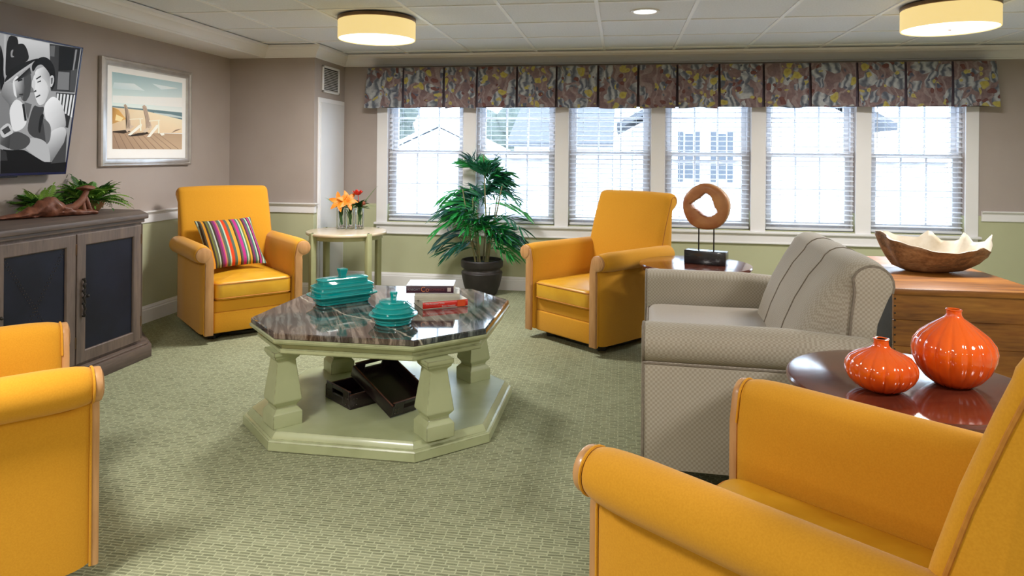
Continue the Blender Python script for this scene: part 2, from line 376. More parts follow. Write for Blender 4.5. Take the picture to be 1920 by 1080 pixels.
def offset(poly, d):
    n = len(poly); A = sum(poly[i][0] * poly[(i + 1) % n][1] - poly[(i + 1) % n][0] * poly[i][1] for i in range(n)); sg = 1 if A > 0 else -1
    out = []
    for i in range(n):
        p, q, r = Vector(poly[i - 1]), Vector(poly[i]), Vector(poly[(i + 1) % n])
        e1 = (q - p); e2 = (r - q)
        if e1.length < 1e-9 or e2.length < 1e-9: out.append(tuple(q)); continue
        n1 = Vector((-e1.y, e1.x)).normalized() * sg; n2 = Vector((-e2.y, e2.x)).normalized() * sg
        b = n1 + n2
        if b.length < .2: b = n1
        b = b.normalized(); k = max(.45, b.dot(n1))
        out.append(tuple(q + b * d / k))
    return out

def rrect(w, d, r, n=5, cx=0, cy=0):
    pts = []
    for qx, qy, a0 in ((1, 1, 0), (-1, 1, 90), (-1, -1, 180), (1, -1, 270)):
        for i in range(n + 1):
            a = R(a0 + 90 * i / n); pts.append((cx + qx * (w / 2 - r) + r * math.cos(a), cy + qy * (d / 2 - r) + r * math.sin(a)))
    return pts

def slab(bm, w, d, z0, z1, r, bev, crown=0, cx=0, cy=0, mtx=None, n=5):
    """rounded cushion-like slab"""
    rings = []
    def ring(ins, z):
        rings.append([(x, y, z) for x, y in rrect(w - 2 * ins, d - 2 * ins, max(.004, r - ins * .6), n, cx, cy)])
    ring(bev, z0)
    for a in (30, 60, 90): ring(bev * (1 - math.sin(R(a))), z0 + bev * (1 - math.cos(R(a))))
    for a in (0, 30, 60, 90): ring(bev * (1 - math.cos(R(a))), z1 - bev * (1 - math.sin(R(a))))
    if crown:
        m = min(w, d) / 2
        for f in (.2, .4, .6, .8, .93): ring(bev + (m - bev - .006) * f, z1 + crown * math.sin(f * PI / 2))
    loft(bm, rings, True, mtx)

def pillow(bm, w, h, t, n=18, mtx=None):
    tmp = bmesh.new(); grid = {}
    for s in (1, -1):
        for i in range(n + 1):
            for j in range(n + 1):
                u = 2 * i / n - 1; v = 2 * j / n - 1
                edge = abs(u) == 1 or abs(v) == 1
                if edge and s == -1: grid[s, i, j] = grid[1, i, j]; continue
                pin = 1 - .07 * (1 - abs(u) ** 2) * abs(v) ** 3; pin2 = 1 - .07 * (1 - abs(v) ** 2) * abs(u) ** 3
                z = s * t / 2 * ((1 - abs(u) ** 2.6) * (1 - abs(v) ** 2.6)) ** .55
                grid[s, i, j] = tmp.verts.new((u * w / 2 * pin2, v * h / 2 * pin, z))
    for s in (1, -1):
        for i in range(n):
            for j in range(n):
                q = [grid[s, i, j], grid[s, i + 1, j], grid[s, i + 1, j + 1], grid[s, i, j + 1]]
                tmp.faces.new(q if s > 0 else q[::-1])
    join(bm, tmp, mtx)

def obj(name, bm, m, parent=None, sharp=35, flat=False, loc=None):
    me = bpy.data.meshes.new(name); bm.to_mesh(me); bm.free()
    for mm in (m if isinstance(m, (list, tuple)) else [m]): me.materials.append(mm)
    if not flat:
        me.polygons.foreach_set('use_smooth', [True] * len(me.polygons))
        me.set_sharp_from_angle(angle=R(sharp))
    o = bpy.data.objects.new(name, me); C.objects.link(o)
    if parent: o.parent = parent
    if loc: o.location = loc
    return o

def B(): return bmesh.new()
def thing(name, label, cat, loc=(0, 0, 0), rz=0, group=None):
    o = bpy.data.objects.new(name, None); o.empty_display_size = .1; C.objects.link(o)
    o.location = loc; o.rotation_euler = (0, 0, rz); o['label'] = label; o['category'] = cat
    if group: o['group'] = group
    return o
def tag(o, label, cat, group=None):
    o['label'] = label; o['category'] = cat
    if group: o['group'] = group
    return o
def struct(o): o['kind'] = 'structure'; return o
def sempty(name, loc=(0, 0, 0)):
    o = bpy.data.objects.new(name, None); C.objects.link(o); o.location = loc; o['kind'] = 'structure'; return o
def share(name, me, parent, loc=(0, 0, 0), rot=(0, 0, 0), scale=(1, 1, 1)):
    o = bpy.data.objects.new(name, me); C.objects.link(o); o.parent = parent; o.location = loc; o.rotation_euler = rot; o.scale = scale; return o
def dup(root, loc, rz, label):
    r = root.copy(); C.objects.link(r); r.location = loc; r.rotation_euler = (0, 0, rz); r['label'] = label
    for ch in list(root.children):
        c = ch.copy(); C.objects.link(c); c.parent = r
        for g in list(ch.children):
            d = g.copy(); C.objects.link(d); d.parent = c
    return r
def text(name, body, size, m, parent, mtx, ext=.0004, align='LEFT', sx=1.0):
    cu = bpy.data.curves.new(name, 'FONT'); cu.body = body; cu.size = size; cu.extrude = ext; cu.align_x = align; cu.align_y = 'CENTER'
    tmp = bpy.data.objects.new('tmp_text', cu); C.objects.link(tmp)
    bpy.context.view_layer.update()
    me = bpy.data.meshes.new_from_object(tmp.evaluated_get(bpy.context.evaluated_depsgraph_get()))
    bpy.data.objects.remove(tmp)
    me.transform(mtx @ Matrix.Diagonal((sx, 1, 1, 1))); me.materials.clear(); me.materials.append(m); me.name = name
    o = bpy.data.objects.new(name, me); C.objects.link(o); o.parent = parent; return o
def picture(name, shapes, place, m, parent, step, soft=True):
    """flat coloured shapes printed on a surface, each layer a hair above the last"""
    t = bmesh.new(); cl = t.loops.layers.float_color.new('Col')
    lin = lambda c: tuple((x / 255 / 12.92) if x < 10 else ((x / 255 + .055) / 1.055) ** 2.4 for x in c)
    for k, (cols, poly) in enumerate(shapes):
        cs = cols if isinstance(cols, list) else [cols] * len(poly)
        cs = [lin(c if isinstance(c, tuple) else (c, c, c)) for c in cs]
        if soft and len(poly) >= 5:      # round the outline by corner cutting
            for _ in range(2):
                q, w = [], []
                for i in range(len(poly)):
                    a, b = poly[i], poly[(i + 1) % len(poly)]; ca, cb = cs[i], cs[(i + 1) % len(poly)]
                    for f_ in (.22, .78): q.append((a[0] + (b[0] - a[0]) * f_, a[1] + (b[1] - a[1]) * f_)); w.append(tuple(x + (y - x) * f_ for x, y in zip(ca, cb)))
                poly, cs = q, w
        vs = [t.verts.new(place(u, v, k * step)) for u, v in poly]
        f = t.faces.new(vs)
        for lp, c in zip(f.loops, cs): lp[cl] = c + (1,)
    bmesh.ops.triangulate(t, faces=t.faces)
    return obj(name, t, m, parent, flat=True)
TV_SHAPES=[(150,[(3.167,0.781),(3.735,0.779),(3.732,0.005),(3.284,0.008)]),([200,190,110,110],[(3.277,0.768),(3.494,0.767),(3.53,0.486),(3.324,0.467)]),(25,[(3.211,0.769),(3.284,0.77),(3.294,0.661),(3.282,0.586),(3.247,0.549),(3.232,0.555)]),(12,[(3.176,0.716),(3.19,0.694),(3.214,0.633),(3.222,0.554),(3.237,0.524),(3.22,0.425)]),(170,[(3.194,0.766),(3.209,0.767),(3.231,0.555),(3.219,0.578)]),([55,30,40,60],[(3.489,0.766),(3.718,0.772),(3.714,0.503),(3.544,0.496)]),(20,[(3.558,0.764),(3.668,0.764),(3.679,0.635),(3.577,0.618)]),(95,[(3.496,0.754),(3.529,0.76),(3.535,0.696),(3.506,0.696)]),(115,[(3.578,0.614),(3.659,0.619),(3.672,0.513),(3.585,0.509)]),(70,[(3.668,0.634),(3.717,0.649),(3.719,0.503),(3.679,0.509)]),(130,[(3.68,0.761),(3.693,0.763),(3.69,0.636),(3.679,0.635)]),(40,[(3.582,0.491),(3.721,0.494),(3.706,0.284),(3.615,0.298)]),(215,[(3.589,0.485),(3.603,0.485),(3.607,0.396),(3.594,0.399)]),(215,[(3.614,0.486),(3.628,0.485),(3.631,0.386),(3.617,0.39)]),(215,[(3.639,0.486),(3.653,0.486),(3.654,0.377),(3.64,0.381)]),(215,[(3.664,0.487),(3.679,0.486),(3.678,0.368),(3.664,0.371)]),(215,[(3.69,0.487),(3.705,0.487),(3.702,0.358),(3.688,0.362)]),(215,[(3.716,0.488),(3.731,0.487),(3.727,0.349),(3.712,0.353)]),([120,150,120,70],[(3.217,0.449),(3.231,0.503),(3.283,0.521),(3.299,0.268)]),([150,165,130,90,60],[(3.23,0.507),(3.292,0.526),(3.325,0.401),(3.289,0.333),(3.234,0.394)]),(120,[(3.217,0.449),(3.279,0.398),(3.337,0.236),(3.245,0.265)]),(215,[(3.282,0.529),(3.309,0.565),(3.33,0.517),(3.329,0.434),(3.304,0.449),(3.291,0.489)]),([175,120,60,45,90],[(3.308,0.573),(3.374,0.606),(3.404,0.542),(3.405,0.441),(3.351,0.415)]),([200,110,60,100],[(3.292,0.526),(3.351,0.569),(3.364,0.454),(3.325,0.434)]),(70,[(3.345,0.577),(3.385,0.599),(3.408,0.517),(3.393,0.423),(3.36,0.42),(3.365,0.479)]),(30,[(3.313,0.536),(3.34,0.547),(3.344,0.537),(3.317,0.526)]),(40,[(3.333,0.458),(3.358,0.464),(3.358,0.456),(3.336,0.452)]),(215,[(3.284,0.373),(3.315,0.433),(3.361,0.416),(3.382,0.372),(3.412,0.306),(3.385,0.263),(3.331,0.244),(3.303,0.301)]),(28,[(3.361,0.404),(3.376,0.409),(3.406,0.314),(3.392,0.312)]),(95,[(3.375,0.417),(3.425,0.409),(3.414,0.323),(3.402,0.339)]),(28,[(3.249,0.606),(3.253,0.675),(3.259,0.709),(3.287,0.733),(3.319,0.739),(3.348,0.71),(3.371,0.654),(3.301,0.613),(3.252,0.57)]),(140,[(3.245,0.686),(3.262,0.701),(3.256,0.664),(3.276,0.658),(3.251,0.651)]),(22,[(3.228,0.508),(3.251,0.578),(3.301,0.617),(3.376,0.654),(3.437,0.677),(3.376,0.623),(3.308,0.573),(3.259,0.526)]),(172,[(3.228,0.507),(3.258,0.534),(3.307,0.579),(3.375,0.632),(3.431,0.674),(3.382,0.623),(3.312,0.568),(3.26,0.521)]),([15,20,70,30],[(3.292,0.526),(3.378,0.614),(3.395,0.581),(3.314,0.534)]),([225,190,120,170,205],[(3.399,0.592),(3.474,0.635),(3.527,0.599),(3.536,0.513),(3.511,0.415)]),([225,205,200,190,215],[(3.407,0.525),(3.415,0.594),(3.522,0.537),(3.519,0.424),(3.467,0.399)]),(200,[(3.404,0.55),(3.428,0.545),(3.434,0.486),(3.421,0.497),(3.406,0.508)]),(40,[(3.429,0.557),(3.458,0.578),(3.462,0.571),(3.433,0.55)]),(45,[(3.439,0.539),(3.463,0.55),(3.466,0.543),(3.444,0.534)]),(60,[(3.426,0.485),(3.44,0.493),(3.444,0.483),(3.431,0.477)]),(55,[(3.443,0.454),(3.471,0.47),(3.474,0.462),(3.448,0.447)]),(18,[(3.388,0.624),(3.405,0.658),(3.455,0.688),(3.503,0.678),(3.547,0.636),(3.569,0.542),(3.551,0.497),(3.537,0.508),(3.521,0.589),(3.493,0.616),(3.453,0.643),(3.423,0.629),(3.408,0.597),(3.399,0.592)]),(190,[(3.519,0.582),(3.544,0.59),(3.556,0.558),(3.546,0.518),(3.531,0.521)]),(90,[(3.529,0.571),(3.543,0.575),(3.546,0.54),(3.537,0.535)]),([225,235,215,190,150,140,205],[(3.498,0.397),(3.554,0.471),(3.611,0.449),(3.656,0.39),(3.695,0.283),(3.627,0.227),(3.568,0.261)]),([215,200,120,110,150],[(3.568,0.261),(3.692,0.301),(3.704,0.166),(3.617,0.062),(3.559,0.12)]),(62,[(3.435,0.409),(3.475,0.395),(3.513,0.402),(3.506,0.345),(3.576,0.243),(3.56,0.181),(3.439,0.231),(3.413,0.272)]),(100,[(3.506,0.345),(3.578,0.296),(3.587,0.208),(3.561,0.173),(3.536,0.26)]),(24,[(3.489,0.344),(3.509,0.363),(3.518,0.346),(3.51,0.302),(3.508,0.241),(3.49,0.258)]),(175,[(3.445,0.227),(3.567,0.199),(3.615,0.071),(3.568,0.067),(3.449,0.137),(3.416,0.162)]),(70,[(3.28,0.209),(3.348,0.257),(3.44,0.222),(3.451,0.188),(3.413,0.149),(3.318,0.144)]),([120,60,50,80],[(3.249,0.233),(3.313,0.235),(3.317,0.152),(3.258,0.176)]),(190,[(3.245,0.265),(3.292,0.302),(3.335,0.246),(3.314,0.231),(3.271,0.209),(3.249,0.233)]),(60,[(3.255,0.254),(3.292,0.28),(3.312,0.253),(3.277,0.23)]),(14,[(3.272,0.082),(3.733,0.074),(3.728,0.006),(3.283,0.009)]),(14,[(3.262,0.152),(3.318,0.144),(3.413,0.149),(3.455,0.128),(3.601,0.058),(3.716,0.092),(3.726,0.008),(3.283,0.011)]),(45,[(3.262,0.152),(3.301,0.136),(3.318,0.086),(3.272,0.086)]),(60,[(3.611,0.066),(3.688,0.193),(3.7,0.266),(3.72,0.074)])]
PRINT_SHAPES=[([(166,198,207),(189,216,225),(249,255,255),(239,255,255)],[(4.209,1.803),(4.968,1.805),(4.97,1.571),(4.213,1.569)]),([(222,240,247),(239,250,255),(234,249,255),(211,234,242)],[(4.227,1.732),(4.425,1.744),(4.537,1.704),(4.216,1.69)]),([(250,255,255),(255,255,255),(255,255,255),(249,255,255)],[(4.217,1.642),(4.97,1.688),(4.971,1.613),(4.218,1.593)]),([(228,245,251),(250,255,255),(234,247,255)],[(4.613,1.764),(4.917,1.758),(4.72,1.73)]),((119,146,155),[(4.213,1.571),(4.97,1.571),(4.971,1.508),(4.723,1.515),(4.214,1.561)]),((211,225,227),[(4.642,1.551),(4.833,1.549),(4.97,1.538),(4.97,1.527),(4.778,1.532),(4.642,1.541)]),([(239,211,172),(255,238,207),(255,242,213),(249,225,191),(222,194,161)],[(4.214,1.561),(4.513,1.56),(4.971,1.515),(4.972,1.407),(4.216,1.387)]),([(178,133,77),(229,178,104),(239,189,116),(200,155,99)],[(4.214,1.561),(4.274,1.548),(4.347,1.487),(4.215,1.447)]),((255,234,178),[(4.252,1.514),(4.321,1.494),(4.298,1.468),(4.241,1.473)]),([(144,119,99),(166,138,116),(133,110,95)],[(4.972,1.444),(4.892,1.432),(4.835,1.403)]),([(178,151,127),(200,173,146),(213,186,157),(166,139,119)],[(4.216,1.392),(4.972,1.402),(4.972,1.28),(4.218,1.276)]),((142,118,101),[(4.22,1.387),(4.225,1.387),(4.289,1.276),(4.281,1.276)]),((142,118,101),[(4.272,1.388),(4.276,1.389),(4.361,1.276),(4.353,1.276)]),((142,118,101),[(4.325,1.39),(4.329,1.39),(4.435,1.277),(4.427,1.277)]),((142,118,101),[(4.379,1.392),(4.383,1.392),(4.512,1.278),(4.503,1.278)]),((142,118,101),[(4.434,1.394),(4.439,1.394),(4.591,1.278),(4.582,1.278)]),((142,118,101),[(4.49,1.396),(4.495,1.396),(4.672,1.279),(4.663,1.279)]),((142,118,101),[(4.548,1.398),(4.553,1.398),(4.756,1.28),(4.746,1.28)]),((142,118,101),[(4.607,1.4),(4.612,1.4),(4.843,1.281),(4.833,1.281)]),((142,118,101),[(4.668,1.402),(4.673,1.402),(4.932,1.282),(4.922,1.282)]),((68,59,52),[(4.218,1.397),(4.355,1.412),(4.393,1.401),(4.322,1.384),(4.218,1.389)]),((68,59,52),[(4.364,1.369),(4.466,1.391),(4.566,1.404),(4.585,1.394),(4.516,1.377),(4.393,1.366)]),((202,182,164),[(4.323,1.583),(4.338,1.593),(4.355,1.579),(4.382,1.522),(4.392,1.439),(4.371,1.413),(4.348,1.412),(4.354,1.479)]),((222,202,184),[(4.34,1.412),(4.392,1.447),(4.428,1.44),(4.357,1.394)]),((207,186,169),[(4.51,1.588),(4.53,1.6),(4.553,1.591),(4.577,1.534),(4.611,1.448),(4.594,1.421),(4.553,1.419),(4.546,1.497)]),((227,209,189),[(4.515,1.409),(4.591,1.451),(4.617,1.439),(4.541,1.397)]),((255,255,247),[(4.362,1.375),(4.477,1.451),(4.509,1.461),(4.505,1.442),(4.393,1.373)]),((255,255,247),[(4.561,1.366),(4.663,1.459),(4.686,1.464),(4.681,1.44),(4.595,1.367)]),((255,247,227),[(4.38,1.49),(4.52,1.503),(4.519,1.496),(4.382,1.484)]),((255,247,227),[(4.58,1.488),(4.707,1.502),(4.707,1.494),(4.584,1.481)]),((255,255,236),[(4.482,1.494),(4.494,1.494),(4.503,1.409),(4.488,1.408)]),((255,255,236),[(4.683,1.494),(4.696,1.494),(4.7,1.398),(4.684,1.396)]),((255,255,247),[(4.704,1.397),(4.752,1.404),(4.759,1.387),(4.725,1.381)]),((144,126,113),[(4.334,1.577),(4.336,1.577),(4.364,1.421),(4.361,1.421)]),((144,126,113),[(4.345,1.568),(4.347,1.568),(4.374,1.421),(4.37,1.421)]),((144,126,113),[(4.355,1.559),(4.358,1.559),(4.383,1.422),(4.379,1.421)]),((148,130,117),[(4.523,1.587),(4.525,1.588),(4.566,1.433),(4.562,1.433)]),((148,130,117),[(4.537,1.581),(4.539,1.582),(4.58,1.434),(4.576,1.433)]),((148,130,117),[(4.551,1.575),(4.553,1.576),(4.594,1.434),(4.59,1.434)])]

# ---------------------------------------------------------------- room shell
XL, XR, YB, YF_, CZ = -3.455, 4.3, 6.33, -3.6, 2.2
YJ, XJ = 5.67, -2.655
RAIL0, RAIL1 = .735, .82

b = B(); box(b, XL - .15, XR + .15, YF_ - .15, YB + .2, -.1, 0); struct(obj('floor', b, CARPET))

def two_tone(name, boxes, mats=(WALL_LOW, WALL_UP)):
    bm = B()
    for (x0, x1, y0, y1, z0, z1) in boxes:
        for k, (a, c) in enumerate(((z0, min(z1, .78)), (max(z0, .78), z1))):
            if c > a:
                n0 = len(bm.faces); box(bm, x0, x1, y0, y1, a, c); bm.faces.ensure_lookup_table()
                for f in bm.faces[n0:]: f.material_index = k
    return struct(obj(name, bm, mats, flat=True))
two_tone('wall_left', [(XL - .12, XL, YF_ - .12, YB + .16, 0, 2.4)])
two_tone('wall_right', [(XR, XR + .12, YF_ - .12, YB + .16, 0, 2.4)])
two_tone('wall_front', [(XL, XR, YF_ - .12, YF_, 0, 2.4)])
two_tone('wall_corner', [(XL, XJ, YJ, YB, 0, 2.4)])
WX = [-1.84 + .866 * k for k in range(6)]; WH = .37; WZ0, WZ1 = .615, 1.97
xs = [XL] + [v for c in WX for v in (c - WH, c + WH)] + [XR]
bx = [(XL, XR, YB, YB + .16, 0, WZ0), (XL, XR, YB, YB + .16, WZ1, 2.4)] + [(xs[i], xs[i + 1], YB, YB + .16, WZ0, WZ1) for i in range(0, len(xs), 2)]
two_tone('wall_back', bx)

# ceiling: suspended grid, tiles lie a little above the tees
ceil = struct(obj('ceiling', (lambda q: (box(q, XL - .12, XR + .12, YF_ - .12, YB + .16, 2.26, 2.4), q)[1])(B()), TILE, flat=True))
GX = [-.16 + .61 * k for k in range(-5, 8)]; GY = [4.27 + .61 * k for k in range(-13, 4)]
tb = B(); box(tb, -.298, .298, -.298, .298, .0, .014, .004, 1); tme = obj('ceiling_tile', tb, TILE, ceil); tmesh = tme.data; bpy.data.objects.remove(tme)
LAMPS = [(-1.685, 4.575), (1.975, 4.575)]
for i, x in enumerate(GX[:-1] + [GX[-1]]):
    for y in GY:
        if x + .61 > XR + .3 or y + .61 > YB + .42: continue
        share('ceiling_tile', tmesh, ceil, (x + .305, y + .305, 2.207))
m1 = B(); box(m1, -.012, .012, YF_, 6.27, 2.2, 2.235); g = obj('tee_bar', m1, TEE, ceil, flat=True); gm = g.data; bpy.data.objects.remove(g)
for x in GX[0:]: share('tee_bar', gm, ceil, (x, 0, 0))
m1 = B(); box(m1, -3.09, XR, -.011, .011, 2.201, 2.235); g = obj('tee_bar', m1, TEE, ceil, flat=True); gm = g.data; bpy.data.objects.remove(g)
for y in GY: share('tee_bar', gm, ceil, (0, y, 0))

# soffit along the left wall and crown moulding
b = B(); box(b, XL, -3.13, YF_, YJ, 2.095, 2.26); struct(obj('trim_1', b, WHITE, flat=True))
CROWN = [(0, 0), (.012, 0), (.016, .012), (.022, .014), (.030, .034), (.052, .060), (.066, .068), (.072, .078), (.080, .084), (.082, .105), (0, .105)]
def crown(name, path_pts, name_z=2.095):
    """sweep of the crown profile along a run; each point is (x, y, nx, ny): corner plus mitred outward direction"""
    bm = B(); loft(bm, [[(x + nx * d, y + ny * d, name_z + h) for d, h in CROWN] for x, y, nx, ny in path_pts], True)
    return struct(obj(name, bm, WHITE, sharp=25))
crown('trim_2', [(-3.13, YF_, 1, 0), (-3.13, YJ, 1, -1)])
crown('trim_3', [(-3.13, YJ, 1, -1), (XJ, YJ, 1, -1), (XJ, YB, 1, -1.4), (XR, YB, -1, -1.4), (XR, YF_, -1, 1)])

# baseboards
BASE = [(0, 0), (.016, 0), (.016, .092), (.012, .098), (.012, .108), (.007, .114), (.004, .125), (0, .125)]
def run(name, pts, prof, z=0, m=WHITE):
    bm = B(); loft(bm, [[(x + nx * d, y + ny * d, z + h) for d, h in prof] for x, y, nx, ny in pts], True); return struct(obj(name, bm, m, sharp=25))
run('baseboard_left', [(XL, YF_, 1, 0), (XL, YJ, 1, -1)], BASE)
run('baseboard_corner', [(XL, YJ, 1, -1), (XJ, YJ, 1, -1), (XJ, 5.70, 1, 0)], BASE)
run('baseboard_back', [(XJ, YB, 1, -1), (XR, YB, -1, -1)], BASE)
run('baseboard_right', [(XR, YB, -1, -1), (XR, YF_, -1, 1)], BASE)
RAIL = [(0, 0), (.010, 0), (.012, .004), (.012, .058), (.016, .062), (.018, .068), (.030, .074), (.034, .080), (.034, .087), (0, .087)]
run('trim_4', [(XL, YF_, 1, 0), (XL, YJ, 1, -1)], RAIL, RAIL0)
run('trim_5', [(XL, YJ, 1, -1), (XJ, YJ, 1, -1), (XJ, 5.705, 1, 0)], RAIL, RAIL0)
run('trim_6', [(2.99, YB, 0, -1), (XR, YB, -1, -1)], RAIL, RAIL0)
run('trim_7', [(XR, YB, -1, -1), (XR, YF_, -1, 1)], RAIL, RAIL0)

# window casings (one continuous surround), stool and apron
b = B()
box(b, -2.316, WX[0] - WH, YB - .02, YB, .60, 2.06, .003, 1); box(b, WX[5] + WH, 2.962, YB - .02, YB, .60, 2.06, .003, 1)
for a, c in zip(WX, WX[1:]): box(b, a + WH, c - WH, YB - .018, YB, .60, 2.06, .003, 1)
box(b, -2.316, 2.962, YB - .022, YB, WZ1, 2.06, .003, 1)
struct(obj('trim_8', b, WHITE))
b = B(); box(b, -2.335, 2.98, YB - .045, YB + .06, .585, .607, .006, 2); box(b, -2.316, 2.962, YB - .018, YB, .495, .585, .004, 1); box(b, -2.316, 2.962, YB - .026, YB, .495, .512, .004, 1)
struct(obj('trim_9', b, WHITE))

# six double hung windows, each with its blind
names = ['leftmost window, left of the palm', 'second window from the left, behind the palm', 'third window from the left, behind the armchair back', 'fourth window from the left, behind the wooden ring', 'second window from the right, above the loveseat', 'rightmost window, above the root bowl']
slatb = B()
loft(slatb, [[(x, .025 * math.cos(a) , .0028 * math.sin(a) + .003 * (1 - (math.cos(a)) ** 2)) for a in [2 * PI * k / 8 for k in range(8)]] for x in (-.362, .362)])
so = obj('slat', slatb, BLINDW); SLAT = so.data; bpy.data.objects.remove(so)
for k, cx in enumerate(WX):
    w = sempty('window_%d' % (k + 1), (cx, YB, 0))
    b = B(); y0, y1 = .06, .155
    box(b, -WH, -WH + .022, y0, y1, WZ0, WZ1); box(b, WH - .022, WH, y0, y1, WZ0, WZ1); box(b, -WH, WH, y0, y1, WZ1 - .022, WZ1); box(b, -WH, WH, y0, y1, WZ0 - .01, WZ0 + .02)
    struct(obj('window_frame', b, WHITE, w))
    for nm, ya, za, zb, bot in (('lower_sash', .066, WZ0 + .02, 1.295, .055), ('upper_sash', .106, 1.262, WZ1 - .022, .036)):
        xa = WH - .022
        b = B(); box(b, -xa, -xa + .044, ya, ya + .036, za, zb, .003, 1); box(b, xa - .044, xa, ya, ya + .036, za, zb, .003, 1)
        box(b, -xa + .044, xa - .044, ya, ya + .036, za, za + bot, .003, 1); box(b, -xa + .044, xa - .044, ya, ya + .036, zb - .036, zb, .003, 1)
        s = struct(obj(nm, b, WHITE, w))
        zi0, zi1 = za + bot, zb - .036; wi = xa - .044
        b = B()
        for q in (-1, 1): box(b, q * wi / 3 - .008, q * wi / 3 + .008, ya + .008, ya + .028, zi0, zi1)
        box(b, -wi, wi, ya + .009, ya + .027, (zi0 + zi1) / 2 - .008, (zi0 + zi1) / 2 + .008)
        struct(obj('muntin', b, WHITE, s, flat=True))
        b = B(); box(b, -wi, wi, ya + .0165, ya + .0195, zi0, zi1); struct(obj('pane', b, PANE, s, flat=True))
    if k in (1, 3, 5):   # screens rail seen through the lower sash
        b = B(); box(b, -.31, .31, .125, .14, 1.195, 1.225); struct(obj('screen_rail', b, WHITE, w, flat=True))
    bl = thing('window_blind', 'white slat blind in the ' + names[k], 'blind', (cx, YB + .03, 0), 0, 'open slat blinds along the window wall')
    b = B(); box(b, -.362, .362, -.025, .025, 1.915, 1.965, .004, 1); obj('headrail', b, BLINDW, bl)
    b = B(); box(b, -.362, .362, -.022, .022, .622, .644, .006, 2); obj('bottom_rail', b, BLINDW, bl)
    z = .672; tilt = R([4, 5, 13, 6, 8, 7][k])
    while z < 1.90: share('slat', SLAT, bl, (0, 0, z), (tilt, 0, 0)); z += .0425
    for q in (-.24, .24):
        b = B(); tube(b, [(q, -.024, .64), (q, -.024, 1.92)], .0012, 5); tube(b, [(q, .024, .64), (q, .024, 1.92)], .0012, 5); obj('ladder_cord', b, BLINDW, bl)
    b = B(); tube(b, [(-.32, -.03, 1.92), (-.322, -.03, 1.35)], .0035, 6); obj('tilt_wand', b, BLINDW, bl)

# valance: fifteen flared box pleats in front of a dark lining
EX = [-2.358, -2.009, -1.62, -1.309, -.939, -.58, -.209, .142, .477, .833, 1.2, 1.578, 1.952, 2.33, 2.69, 3.018]
val = thing('window_valance', 'flowered mauve pleated valance board over the whole row of windows', 'valance')
VY = 6.17
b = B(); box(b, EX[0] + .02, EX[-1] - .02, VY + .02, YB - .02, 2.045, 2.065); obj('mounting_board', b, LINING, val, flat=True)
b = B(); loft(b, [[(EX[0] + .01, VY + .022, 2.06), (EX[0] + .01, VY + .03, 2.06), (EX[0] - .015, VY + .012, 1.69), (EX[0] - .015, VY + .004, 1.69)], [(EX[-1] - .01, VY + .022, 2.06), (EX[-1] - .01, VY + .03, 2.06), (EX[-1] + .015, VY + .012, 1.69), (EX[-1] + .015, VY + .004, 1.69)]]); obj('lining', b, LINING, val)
rnd = random.Random(4)
for i in range(15):
    gap = .009; xa, xb = EX[i] + (gap if i else 0), EX[i + 1] - (gap if i < 14 else 0)
    fl = [-.032 if i == 0 else .004, .03 if i == 14 else -.004]
    b = B(); rings = []; dz = rnd.uniform(-.006, .008)
    for t in [0, .15, .35, .55, .75, .9, 1]:
        z = 2.062 - t * (.375 + dz); yy = VY - .012 * t - .008 * math.sin(t * PI)
        n = 9; front = []; back = []
        for q in range(n + 1):
            u = q / n; x = xa + fl[0] * t + (xb + fl[1] * t - xa - fl[0] * t) * u
            bow = -.012 * math.sin(u * PI) * (.4 + .6 * t)
            zz = z - (.006 * math.sin(u * PI * 2 + i) if t == 1 else 0)
            front.append((x, yy + bow, zz)); back.append((x, yy + bow + .006, zz))
        rings.append(front + back[::-1])
    loft(b, rings); obj('pleat', b, FLORAL, val, sharp=60)
for s, x, f in ((-1, EX[0], -.032), (1, EX[-1], .03)):
    b = B(); loft(b, [[(x, VY + .004, 2.062), (x - s * .006, VY + .004, 2.062), (x - s * .006, YB - .025, 2.062), (x, YB - .025, 2.062)], [(x + f, VY - .01, 1.70), (x + f - s * .006, VY - .01, 1.70), (x + f - s * .006, YB - .025, 1.705), (x + f, YB - .025, 1.705)]])
    obj('valance_return', b, FLORAL, val, flat=True)

# panel door and air vent on the side of the corner column
d = sempty('door_1', (XJ, 0, 0))
b = B(); box(b, 0, .014, 5.735, 6.30, .02, 1.755, .003, 1); struct(obj('door_casing', b, WHITE, d))
b = B(); box(b, .010, .022, 5.765, 6.27, .05, 1.715, .004, 1); struct(obj('door_panel', b, DOORW, d))
v = thing('air_vent', 'white louvred air return grille high on the corner column', 'vent', (XJ, 6.005, 1.93))
b = B(); H, W = .122, .185
box(b, 0, .012, -W, W, H - .02, H, .003, 1); box(b, 0, .012, -W, W, -H, -H + .02, .003, 1); box(b, 0, .012, -W, -W + .025, -H, H, .003, 1); box(b, 0, .012, W - .025, W, -H, H, .003, 1)
obj('vent_frame', b, WHITE, v)
b = B(); box(b, -.001, .001, -W + .02, W - .02, -H + .015, H - .015); obj('vent_duct', b, BLACK, v, flat=True)
for i in range(13):
    b = B(); zz = -H + .03 + i * .0152; box(b, .001, .012, -W + .025, W - .025, -.0012, .0012, mtx=Matrix.Translation((0, 0, zz)) @ Matrix.Rotation(R(38), 4, 'Y')); obj('louvre', b, WHITE, v, flat=True)

